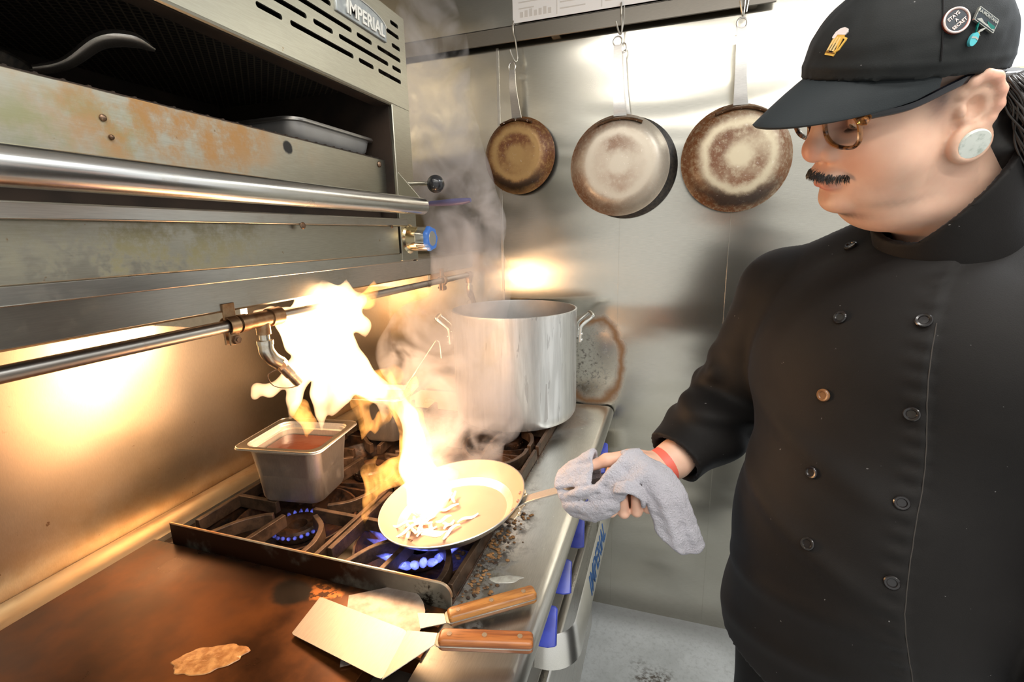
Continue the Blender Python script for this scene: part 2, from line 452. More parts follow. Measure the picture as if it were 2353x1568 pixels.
    M['alu_in'] = plain('dull_aluminium_inside', (.55, .54, .52), .5, .8, (.44, .42, .40), 6)
    M['foodpan'] = steel('cloudy_food_pan_steel', (.60, .57, .52), .46, (8, 8, 1), fine=.03, dirt=(.5, (.42, .36, .29)))
    M['rimpan'] = plain('warm_food_pan_rim', (.72, .62, .50), .25, 1., (.62, .56, .48), 15)
    s = NT('dark_red_sauce'); k = s.noise(30, 4)
    M['sauce'] = s.bsdf(Base_Color=s.mix(k, (.055, .016, .008), (.11, .032, .015)), Roughness=.16, Normal=s.bump(k, .3, .003))
    M['panin'] = plain('pale_pan_coating', (.50, .32, .235), .30, 0, (.46, .29, .21), 5, spec=.5)
    M['panout'] = steel('pan_outside_aluminium', (.72, .71, .66), .30, (4, 4, 30), fine=.05)
    M['handle'] = steel('pan_handle_steel', (.72, .69, .65), .34, (1, 12, 12), fine=.06)
    M['onion'] = plain('raw_onion', (.93, .90, .80), .35, 0, (.90, .85, .68), 60, spec=.4)
    M['wood'] = plain('oiled_wood', (.42, .16, .045), .36, 0, (.24, .075, .02), 55, .15, 120, stretch=(.25, 3, 3))
    M['woodb'] = plain('lighter_oiled_wood', (.50, .23, .07), .4, 0, (.28, .11, .03), 60, .15, 120, stretch=(.3, 3, 3))
    M['rivet'] = plain('brass_rivet', (.80, .62, .42), .25, .8)
    M['blade'] = steel('turner_blade_steel', (.46, .43, .40), .48, (18, 1, 1), fine=.12)
    M['blade_old'] = plain('stained_turner_blade', (.42, .37, .33), .5, .8, (.27, .22, .19), 30)
    M['patty'] = plain('browned_batter', (.34, .13, .035), .30, 0, (.56, .27, .09), 70, .8, 160)
    M['grease'] = plain('congealed_grease', (.45, .44, .38), .25, 0, (.35, .33, .28), 90, .5, 150)
    M['crumb'] = plain('burnt_crumbs', (.04, .022, .012), .7, 0, (.40, .20, .07), 40)
    M['pipe'] = steel('painted_steel_pipe', (.50, .47, .43), .33, (12, .6, 12), fine=.1, dirt=(.6, (.20, .10, .04)))
    M['fitting'] = plain('greasy_pipe_fitting', (.42, .28, .16), .38, .8, (.28, .15, .07), 40, .3, 200)
    M['nozzle'] = plain('nickel_nozzle', (.62, .58, .50), .25, .95, (.46, .36, .24), 50)
    M['paper'] = plain('printed_paper', (.86, .84, .81), .6)
    M['print'] = plain('faint_print', (.66, .62, .57), .7)
    M['conc'] = None
    s = NT('worn_concrete'); a = s.noise(3, 8, .65); b = s.noise(60, 6, .7)
    c = s.mix(s.step(a, .35, .65), (.46, .47, .45), (.62, .63, .61)); c = s.mix(s.math('MULTIPLY', s.step(b, .45, .7), .4), c, (.30, .30, .28))
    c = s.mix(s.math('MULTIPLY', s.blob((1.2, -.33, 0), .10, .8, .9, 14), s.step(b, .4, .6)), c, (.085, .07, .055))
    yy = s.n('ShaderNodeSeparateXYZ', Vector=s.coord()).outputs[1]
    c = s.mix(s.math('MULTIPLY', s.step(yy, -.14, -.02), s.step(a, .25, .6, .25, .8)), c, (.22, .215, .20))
    M['conc'] = s.bsdf(Base_Color=c, Roughness=.5, Normal=s.bump(b, .2, .003))
    M['plaster'] = plain('white_stippled_wall', (.74, .76, .78), .55, 0, (.68, .70, .73), 60, .5, 220)
    M['ceil'] = plain('white_ceiling', (.75, .74, .72), .7)
    M['sign'] = plain('yellow_sign', (.72, .66, .36), .5)
    M['signtxt'] = plain('grey_lettering', (.42, .42, .34), .6)
    M['badge'] = plain('badge_metal', (.36, .38, .38), .4, .6, (.30, .32, .33), 60)
    M['badgetxt'] = plain('badge_letters', (.74, .73, .68), .35, .5)
    M['bluetxt'] = plain('blue_lettering', (.010, .095, .30), .5)
    # hanging pans: scorch rings on the underside (object coordinates, axis Y)
    for key, seed, base, brn, amt in (('pan_small', 1.3, (.40, .25, .10), (.12, .034, .005), 1.0), ('pan_mid', 4.1, (.47, .42, .34), (.15, .050, .009), .9), ('pan_big', 7.7, (.42, .36, .25), (.13, .042, .007), 1.0)):
        s = NT('scorched_' + key + '_bottom')
        xyz = s.n('ShaderNodeSeparateXYZ', Vector=s.coord())
        rr = s.math('SQRT', s.math('ADD', s.math('MULTIPLY', xyz.outputs[0], xyz.outputs[0]), s.math('MULTIPLY', xyz.outputs[2], xyz.outputs[2])))
        Rr = {'pan_small': .134, 'pan_mid': .168, 'pan_big': .167}[key]
        rn = s.math('DIVIDE', rr, Rr)
        nz = s.noise(14, 8, .72, loc=(seed, seed, seed)); nb = s.noise(4, 4, loc=(seed * 2, 0, seed)); fn = s.noise(70, 6, .75, loc=(0, seed, 0))
        e = s.math('ADD', rn, s.math('MULTIPLY', s.math('SUBTRACT', nz, .5), .30))
        outer = s.step(e, .60, .82); inner = s.math('MULTIPLY', s.step(e, .60, .46), s.step(e, .14, .34))
        k = s.math('MAXIMUM', s.math('MULTIPLY', outer, s.step(nb, .25, .52, .15, 1.)), s.math('MULTIPLY', inner, s.step(nb, .38, .56, .2, 1.)))
        if key == 'pan_mid': k = s.math('MULTIPLY', k, s.step(xyz.outputs[0], .5 * Rr, -.3 * Rr, .25, 1.))
        k = s.math('MULTIPLY', s.math('MULTIPLY', k, amt), s.step(fn, .30, .56, .35, 1.))
        c = s.mix(k, base, brn)
        low = s.math('MULTIPLY', s.step(xyz.outputs[2], -.25 * Rr, -.75 * Rr), s.step(s.math('ABSOLUTE', s.math('SUBTRACT', e, .80)), .17, .05))
        c = s.mix(s.math('MULTIPLY', low, .9 if key != 'pan_mid' else .25), c, (.020, .010, .006))
        c = s.mix(s.math('MULTIPLY', s.step(fn, .60, .68), .25), c, (.80, .77, .70))
        M[key] = s.bsdf(Base_Color=c, Metallic=s.math('SUBTRACT', .45, s.math('MULTIPLY', k, .4)), Roughness=s.math('ADD', .40, s.math('MULTIPLY', k, .15)), Normal=s.bump(fn, .08, .001))
    M['pan_black'] = plain('blackened_pan_side', (.02, .018, .016), .55, .2, (.05, .04, .03), 90, .4, 180)
    M['bracket'] = plain('dark_handle_bracket', (.22, .14, .09), .4, .8, (.12, .07, .04), 50)
    M['hook'] = plain('galvanised_hook', (.55, .52, .46), .3, .9)
    # person
    s = NT('skin'); a = s.n('ShaderNodeAttribute', {'attribute_name': 'tone'}).outputs['Color']
    nz = s.noise(300, 3); mot = s.noise(45, 5)
    c = s.mix(s.step(mot, .3, .7, 0, .16), a, (.62, .25, .17))
    b = s.n('ShaderNodeBsdfPrincipled', Base_Color=c, Roughness=.46, Subsurface_Weight=.18, Subsurface_Radius=(1., .35, .2), Subsurface_Scale=.006, Normal=s.bump(nz, .12, .0006))
    b.inputs['Specular IOR Level'].default_value = .4
    s.t.links.new(b.outputs[0], s.out.inputs[0]); M['skin'] = s.mat
    def cloth(name, col, col2, sc=900, lint=.0, rough=.68):
        s = NT(name); n1 = s.noise(7, 5); w = s.noise(sc, 2)
        c = s.mix(s.step(n1, .35, .65), col, col2)
        if lint: c = s.mix(s.math('MULTIPLY', s.step(s.noise(130, 2), .755, .775), lint), c, (.45, .44, .43))
        return s.bsdf(Base_Color=c, Roughness=rough, Sheen_Weight=.04, Sheen_Roughness=.45, Sheen_Tint=(.7, .8, 1., 1.), Specular_IOR_Level=.22, Normal=s.bump(w, .25, .0008))
    M['jacket'] = cloth('black_twill', (.0055, .0045, .0040), (.0085, .0072, .0064), lint=.35)
    M['trouser'] = cloth('black_trouser_cloth', (.006, .0055, .0055), (.009, .0085, .0085))
    M['cap'] = cloth('washed_black_cotton', (.010, .0112, .0112), (.017, .0185, .0185), lint=.4)
    M['brimtop'] = cloth('washed_black_brim', (.019, .023, .0255), (.024, .029, .0315), lint=.2)
    M['stitch'] = plain('pale_worn_seam', (.045, .038, .032), .8)
    M['button'] = plain('black_button', (.012, .010, .010), .18, spec=.6)
    M['hair'] = plain('dark_hair', (.014, .011, .010), .30, 0, (.045, .038, .034), 40, spec=.6)
    M['mous'] = plain('dark_moustache_hair', (.022, .013, .009), .45)
    s = NT('tortoiseshell'); k = s.step(s.noise(90, 3), .42, .58)
    M['tort'] = s.bsdf(Base_Color=s.mix(k, (.035, .014, .007), (.30, .12, .035)), Roughness=.14, Specular_IOR_Level=.6)
    M['blackac'] = plain('black_acetate', (.008, .008, .012), .16, spec=.6)
    s = NT('spectacle_lens')
    g = s.n('ShaderNodeBsdfGlass', Color=(.97, .97, .97), Roughness=0., IOR=1.12); tr = s.n('ShaderNodeBsdfTransparent', Color=(.95, .95, .95))
    mx = s.n('ShaderNodeMixShader', i0=.88, i1=g, i2=tr); s.t.links.new(mx.outputs[0], s.out.inputs[0]); M['lens'] = s.mat
    s = NT('pale_jade'); k = s.step(s.noise(110, 5), .45, .75)
    M['jade'] = s.bsdf(Base_Color=s.mix(k, (.72, .76, .70), (.40, .46, .40)), Roughness=.25)
    M['eyew'] = plain('eye_white', (.7, .66, .62), .2); M['iris'] = plain('brown_iris', (.05, .025, .012), .15)
    M['band'] = plain('coral_wristband', (.85, .16, .11), .45)
    s = NT('grey_terry'); a = s.noise(300, 4, .7); b = s.noise(9, 4)
    M['terry'] = s.bsdf(Base_Color=s.mix(s.step(b, .35, .65), (.78, .76, .84), (.66, .63, .70)), Roughness=.95, Sheen_Weight=.3, Normal=s.bump(a, 1., .008))
    for n, c, r, m in (('pinred', (.55, .10, .06), .25, .7), ('pinblue', (.035, .035, .07), .3, .2), ('pintxt', (.80, .62, .56), .3, .6), ('pinsilver', (.66, .66, .60), .25, .9), ('pingreen', (.0, .15, .12), .25, .1), ('pindark', (.03, .04, .05), .3, .1), ('pinturq', (.10, .52, .58), .2, .1), ('pingold', (.60, .48, .14), .25, .8), ('beer', (.85, .52, .10), .6, 0), ('beerl', (.88, .66, .30), .6, 0), ('foam', (.82, .74, .72), .6, 0), ('beerline', (.13, .05, .015), .7, 0)):
        M[n] = plain(n + '_enamel', c, r, m)
    M['shoe'] = plain('black_shoe', (.01, .01, .01), .35)
    M['flame'] = emis_vol('orange_fire', (1., .60, .30), 62., 16, (.30, .56))
    M['flamewisp'] = emis_vol('thin_orange_fire', (1., .40, .085), 48., 26, (.42, .62))
    M['gasflame'] = emis_vol('blue_gas_fire', (.16, .20, 1.), 60., 90, (.35, .6))
    s = NT('drifting_smoke')
    a = s.noise(7, 5, .62, dist=1.1)
    xyz = s.coord()
    d = s.math('MULTIPLY', s.step(a, .40, .66), 9.)
    v = s.n('ShaderNodeVolumePrincipled', Color=(.95, .93, .95), Density=d, Anisotropy=.1)
    s.t.links.new(v.outputs[0], s.out.inputs['Volume']); M['smoke'] = s.mat
mats()
# ------------------------------------------------------------------ room
def room():
    for nm, lo, hi, m in (('wall_left', (-.12, -3.2, 0), (.03, .1, 2.75), 'backsplash'),
                          ('wall_back', (.03, 0, 0), (1.98, .1, 2.75), 'endwall'),
                          ('wall_right', (1.98, 0, 0), (3.3, .1, 2.75), 'plaster'),
                          ('floor', (-.12, -3.2, -.05), (3.3, .1, 0), 'conc'),
                          ('ceiling', (-.12, -3.2, 2.75), (3.3, .1, 2.8), 'ceil')):
        o = MB().box(lo, hi).build(nm, M[m], smooth=False); tag(o, kind='structure')
    for i, (x, w, h, m) in enumerate(((.565, .010, 2.235, 'steel'), (1.0155, .0018, 2.235, 'endwall'), (1.383, .0018, 2.235, 'endwall'))):
        o = MB().box((x - w / 2, -.0016 if i == 0 else -.0007, .0), (x + w / 2, 0, h)).build('trim_%d' % (i + 1), M[m], bv=.0003); tag(o, kind='structure')
    # utensil rail and what hangs above it
    t = thing('utensil_rail', 'dark steel rail bar along the wall that the pan hooks hang on', 'rail', (.7, -.02, 2.23))
    MB().box((.03, -.034, 2.236), (1.462, -.028, 2.288)).build('bar', M['rail_dark'], t, bv=.0015)
    MB().box((.03, -.034, 2.284), (1.462, -.002, 2.288)).build('top_flange', M['rail_dark'], t, bv=.0008)
    for x in (.10, .78, 1.40): MB().box((x - .015, -.028, 2.245), (x + .015, 0, 2.28)).build('standoff', M['rail_dark'], t, bv=.001)
    p = thing('paper_notice', 'white printed paper notice on the wall above the pan rail', 'notice', (.95, -.003, 2.3))
    MB().box((.638, -.0375, 2.291), (1.26, -.036, 2.52)).build('sheet', M['paper'], p, smooth=False)
    b = MB()
    for x in (.795, .945, 1.09): b.box((x - .0012, -.0382, 2.298), (x + .0012, -.0374, 2.50))
    for k in range(7): b.box((.665 + k * .0165, -.0382, 2.305), (.676 + k * .0165, -.0374, 2.322 + .003 * (k % 3)))
    for r_ in range(9):
        for c0, c1 in ((.66, .78), (.805, .93), (.955, 1.075), (1.10, 1.24)):
            if c0 < .7 and r_ < 1: continue
            b.box((c0, -.0382, 2.312 + r_ * .019), (c0 + (c1 - c0) * RNG.uniform(.4, 1), -.0374, 2.3155 + r_ * .019))
    b.build('print', M['print'], p, smooth=False)
    s = thing('wall_sign', 'small yellow sign on the white wall behind the cap', 'sign', (2.12, -.004, 1.96))
    MB().box((2.025, -.006, 1.923), (2.26, -.001, 1.995)).build('plate', M['sign'], s, bv=.001)
    text('lettering', 'HAPPY', .042, (2.105, -.0066, 1.957), (1, 0, 0), (0, 0, 1), M['signtxt'], s, .0005)

# ------------------------------------------------------------------ wall pans and hooks
def hanging(name, label, mat, loc, Rr, depth, hole, twist, tilt, handle_w, group, rimmat='panout', flip=1):
    """pan hung by its handle, underside to the room. local: -Y to room, Z up."""
    rot = Euler((tilt, 0, twist)).to_matrix()
    t = thing(name, label, 'frying pan', loc, rot, group)
    d = depth
    prof = [(.0, -d), (.30 * Rr, -d), (.66 * Rr, -d), (.72 * Rr, -d + .001), (.80 * Rr, -d * .86), (.90 * Rr, -d * .52), (.97 * Rr, -d * .14), (Rr, -.001), (Rr + .0015, .0), (Rr - .002, .002), (.95 * Rr, -d * .12), (.80 * Rr, -d * .80), (.70 * Rr, -d + .004), (0, -d + .004)]
    b = MB(); b.lathe([(r, -h) for r, h in prof], axis=(0, -1, 0), n=72)
    b.build('bowl', mat, t, world=False)
    # handle: flat bar from the bracket up and back to the hook
    hl = (Matrix(rot).inverted() @ (Vector(hole) - Vector(loc)))
    A = vv(0, -d * .55, Rr * .93); Bp = vv(hl.x * .3, -d * .75, Rr + .03); Cc = vv(hl.x * .75, (hl.y - d * .3) * .8, Rr + (hl.z - Rr) * .55); D = vv(hl.x, hl.y, hl.z + .004)
    P = spline([A, Bp, Cc, D], 8)
    n = len(P); ob = MB(); rings = []
    for i, p in enumerate(P):
        w = handle_w * (1.15 - .55 * i / n) / 2; th = .0022
        rings.append([p + vv(-w, -th, 0), p + vv(w, -th, 0), p + vv(w, th, 0), p + vv(-w, th, 0)])
    cut = n - 3
    ob.rings(rings[:cut])
    # eye at the top of the handle
    e = P[cut - 1]; w = handle_w * .62 / 2 + .002
    ring = [e + vv(w * math.cos(a) * 1.05, 0, .010 + .015 * math.sin(a)) for a in np.linspace(-PI / 2, 1.5 * PI, 25)]
    ob.tube(ring, .0026, 8, caps=False)
    ob.build('handle', M['handle'], t, world=False)
    # bracket with rivets
    bk = MB(); pts = []
    for a in np.linspace(-27, 27, 13): pts.append(vv(Rr * .97 * math.sin(R(a)), -d * .70 - .003, Rr * .87 * math.cos(R(a))))
    bk.tube(pts, .0100 * Rr / .15, 8, flat=(1, .4), up=(0, 0, 1)); bo = bk.build('bracket', M['bracket'], t, world=False)
    for a in (-20, 0, 20):
        c = vv(Rr * .97 * math.sin(R(a)), -d * .70 - .008, Rr * .87 * math.cos(R(a)))
        MB().sphere(c, (.0045, .003, .0045), 12, 6).build('rivet', M['chrome'], t, world=False)
    return t

def hooks():
    G = 'hooks on the pan rail'
    data = [((.640, .655), (2.30, 2.178), 'thin steel hook holding the smallest pan', 0),
            ((1.008, 1.012), (2.302, 2.215), 'steel hook on the rail holding the middle pan', 1),
            ((1.376, 1.374), (2.30, 2.218), 'steel hook on the rail holding the largest pan on the wall', 1)]
    for (x0, x1), (z0, z1), lab, dbl in data:
        P = [(x0, -.022, z0 - .03), (x0, -.020, z0 - .006), (x0, -.030, z0), (x0, -.042, z0 - .008), (x0 + .001, -.042, z0 - .04), ((x0 + x1) / 2, -.044, (z0 + z1) / 2),
             (x1, -.046, z1 + .01), (x1 - .002, -.05, z1 - .010), (x1 - .006, -.062, z1 - .013), (x1 - .012, -.074, z1 + .004), (x1 - .016, -.080, z1 + .018)]
        b = MB(); b.tube(spline(P, 6), .0028, 8)
        if dbl:
            P2 = [(x0 + .009, -.036, z0 - .012), (x0 + .008, -.040, z0 - .05), (x0 + .007, -.042, z1 + .02), (x0 + .004, -.045, z1 - .002)]
            b.tube(spline(P2, 6), .0026, 8)
        o = b.build('pan_hook', M['hook']); tag(o, lab, 'hook', G)
    hanging('frying_pan', 'smallest of the hanging frying pans, heavily browned with a black scorched lower edge', M['pan_small'], (.650, -.028, 1.857), .134, .046, (.640, -.062, 2.163), R(-2), R(-2), .031, 'frying pans on the wall rail')
    hanging('frying_pan', 'hanging frying pan with pale polished underside in front of a blackened pan', M['pan_mid'], (1.014, -.050, 1.797), .165, .050, (1.001, -.068, 2.205), R(4), R(-2), .037, 'frying pans on the wall rail')
    hanging('frying_pan', 'blackened frying pan peeking out from behind the middle hanging pan', M['pan_black'], (1.036, -.014, 1.792), .168, .030, (1.016, -.030, 2.195), R(3), R(-1), .022, 'frying pans on the wall rail')
    hanging('frying_pan', 'largest frying pan on the wall nearest the cap, with mottled brown underside', M['pan_big'], (1.381, -.035, 1.798), .166, .050, (1.366, -.068, 2.207), R(5), R(-3), .038, 'frying pans on the wall rail')

# ------------------------------------------------------------------ cooking range
def cooking_range():
    t = thing('cooking_range', 'stainless steel gas range with griddle and open burners against the left wall', 'range', (.5, -1., 0))
    Y0, Y1 = -2.3, -.012
    # carcass below
    MB().box((.06, Y0, .10), (.955, Y1, .62)).build('oven_body', M['steel'], t, bv=.004)
    MB().box((.06, Y0, .62), (.965, Y1, .865)).build('front_panel', M['rail_dark'], t, bv=.004)
    od = MB().box((.955, -1.05, .16), (.982, -.30, .60)).build('oven_door', M['steel'], t, bv=.006)
    for x, y in ((.12, -.1), (.88, -.1), (.12, -2.2), (.88, -2.2)):
        b = MB(); b.cyl((x, y, 0), (x, y, .10), .022, 16); b.build('leg', M['steel'], t)
    # top ledge with rolled nose: profile in XZ swept along Y
    pr = [(.846, .905), (.846, .910), (.985, .910)] + [(.985 + .027 * math.sin(R(a)), .883 + .027 * math.cos(R(a))) for a in range(15, 181, 15)] + [(.965, .856), (.965, .864), (.985, .864), (.985, .903)]
    b = MB(); b.rings([[(x, y, z) for x, z in pr] for y in (Y0, Y1)])
    b.build('top_ledge', M['ledge'], t)
    MB().box((.17, -.215, .895), (.846, Y1, .912)).build('end_deck', M['ledge'], t, bv=.001)
    # gutter strip at the back of the top
    b = MB(); pr = [(.031, .90), (.031, .918), (.050, .926), (.075, .926), (.10, .921), (.113, .912), (.113, .895)]
    b.rings([[(x, y, z) for x, z in pr] for y in (Y0, Y1)]); b.build('back_gutter', M['gutter'], t)
    MB().box((.113, Y0, .86), (.175, Y1, .899)).build('back_flue', M['iron'], t)
    # griddle
    MB().box((.10, Y0, .88), (.772, -1.153, .915)).build('griddle_plate', M['griddle'], t, bv=.002)
    MB().box((.772, Y0, .86), (.848, -1.262, .880)).build('grease_trough', M['sal_in'], t)
    MB().box((.772, -1.262, .86), (.848, -1.153, .914)).build('griddle_lip', M['griddle'], t, bv=.002)
    d = MB(); poly = [(.150, .885), (.846, .885), (.846, .93)] + [(.846 - .022 + .022 * math.cos(R(a)), .933 + .022 * math.sin(R(a))) for a in range(10, 91, 16)] + [(.150, .955)]
    d.prism(poly, (0, -1.1385, 0), (1, 0, 0), (0, 0, 1), .0045)
    dv = d.build('splash_divider', M['divider'], t, bv=.0008)
    e = MB(); e.tube([(.15, -1.1408, .9555)] + [(x, -1.1408, z + .0005) for x, z in reversed(poly[2:-1])], .0026, 6)
    e.build('worn_edge', M['divider_edge'], dv)
    # burner wells
    MB().box((.17, -1.136, .845), (.846, -.215, .862)).build('drip_tray', M['iron'], t)
    b = MB()
    for x in (.172, .842): b.box((x - .004, -1.136, .855), (x + .004, -.215, .915))
    for y in (-.83, -.523, -.218): b.box((.17, y - .004, .855), (.846, y + .004, .912))
    b.build('well_frame', M['iron'], t, bv=.001)
    X = ((.358, .180), (.694, .148)); Yc = (-.985, -.677, -.37)
    for yi, yc in enumerate(Yc):
        for xi, (xc, hx) in enumerate(X):
            g = grate(xc, yc, hx, .148); g.build('grate', M['irontop'], t, bv=.0012)
            # ring shaped bowl with raised rim under the fingers
            b = MB(); prof = [(.040, .865), (.075, .868), (.115, .880), (.135, .905), (.1385, .915), (.143, .915), (.142, .890), (.12, .862)]
            b.lathe(prof, (xc, yc, 0), n=40); b.build('bowl_ring', M['iron'], t)
            br = MB(); br.lathe([(.020, .86), (.022, .893), (.030, .897), (.046, .897), (.052, .892), (.054, .878), (.050, .87), (.02, .86)], (xc, yc, 0), n=32)
            for k in range(24):
                a = 2 * PI * k / 24; c = vv(xc + .053 * math.cos(a), yc + .053 * math.sin(a), .886)
                br.sphere(c, .0032, 6, 4)
            br.build('burner_head', M['iron'], t)
    # control knobs on the front
    for y in (-1.022, -.872, -.700, -.533, -.285, -.205):
        k = MB(); k.cyl((.965, y, .80), (.978, y, .80), .027, 24); ko = k.build('knob', M['blue'], t, bv=.002)
        g = MB()
        pr = [[(.978, y + dy - s * w, .80 + dz) for (s, dz) in ((-1, -.030), (1, -.030), (1, .030), (-1, .030))] for dy, w in ((0, .011),)]
        ca, sa = math.cos(R(38)), math.sin(R(38))
        W = lambda x, a, b: (x, y + a * ca + b * sa, .800 - a * sa + b * ca)                       # bar turned off the vertical
        g.rings([[W(.976, -.0125, -.036), W(.976, .0125, -.036), W(.976, .0055, .040), W(.976, -.0055, .040)],
                 [W(1.003, -.0115, -.035), W(1.003, .0115, -.035), W(1.006, .0045, .039), W(1.006, -.0045, .039)],
                 [W(1.018, -.0085, -.030), W(1.018, .0085, -.030), W(1.012, .0030, .036), W(1.012, -.0030, .036)]])
        g.build('grip', M['blue'], ko, bv=.002)
    # belly rail: bent plate round the front
    pts = [(.966, -1.008), (.982, -1.008)] + [(.982 + .060 * math.sin(R(a)), -.948 - .060 * math.cos(R(a))) for a in range(10, 91, 10)] + [(1.042, -.60), (1.042, -.16)] + [(.982 + .060 * math.cos(R(a)), -.16 + .060 * math.sin(R(a))) for a in range(15, 91, 15)] + [(.966, -.100)]
    b = MB(); rings = []
    P2 = np.array(pts)
    for i, (x, y) in enumerate(pts):
        tn = P2[min(i + 1, len(P2) - 1)] - P2[max(i - 1, 0)]; tn /= np.linalg.norm(tn); n = vv(tn[1], -tn[0], 0)
        p = vv(x, y, 0); s_ = n * .012
        rings.append([p + s_ + vv(0, 0, .690), p + vv(0, 0, .760), p + vv(0, 0, .764) - n * .003, p - n * .004 + vv(0, 0, .761), p + s_ - n * .003 + vv(0, 0, .690)])
    b.rings(rings); rail = b.build('belly_rail', M['rail_bright'], t)
    text('lettering', 'IMPERIAL', .070, (1.0486, -.672, .7245), (0, 1, 0), unit((-.012, 0, .070)), M['bluetxt'], rail, .0006, .05, .0006, .92)
    # gas flames on the two lit burners
    return t

def grate(xc, yc, hx, hy):
    """one cast-iron grate: edge bars and fingers that reach over the burner."""
    g = MB(); zt = .945
    def bar(P, w=.0115, h=.030):
        P = np.asarray(P, float); n = len(P)
        T = np.gradient(P, axis=0); rings = []
        for p, tn in zip(P, T):
            tn = tn / np.linalg.norm(tn); s_ = vv(-tn[1], tn[0]) * w / 2
            rings.append([(p[0] - s_[0] * 1.3, p[1] - s_[1] * 1.3, zt - h), (p[0] + s_[0] * 1.3, p[1] + s_[1] * 1.3, zt - h), (p[0] + s_[0], p[1] + s_[1], zt), (p[0] - s_[0], p[1] - s_[1], zt)])
        g.rings(rings)
    e = .004
    bar([(xc - hx + e, yc - hy + .03), (xc - hx + e, yc + hy - .03)]); bar([(xc + hx - e, yc - hy + .005), (xc + hx - e, yc + hy - .005)], .010)
    for s in (-1, 1):
        bar([(xc + .02 * 0 - .005, yc + s * (hy - .004)), (xc + .004, yc + s * .042)])                      # straight finger
        bar(spline([(xc - hx * .58, yc + s * (hy - .004)), (xc - hx * .44, yc + s * hy * .62), (xc - hx * .26, yc + s * hy * .40), (xc - hx * .13, yc + s * .046)], 6))
        bar(spline([(xc + hx * .80, yc + s * (hy - .004)), (xc + hx * .79, yc + s * hy * .70), (xc + hx * .66, yc + s * hy * .36), (xc + hx * .42, yc + s * .022)], 6))
        bar([(xc + s * (hx - .006), yc), (xc + s * .055, yc)])
    return g

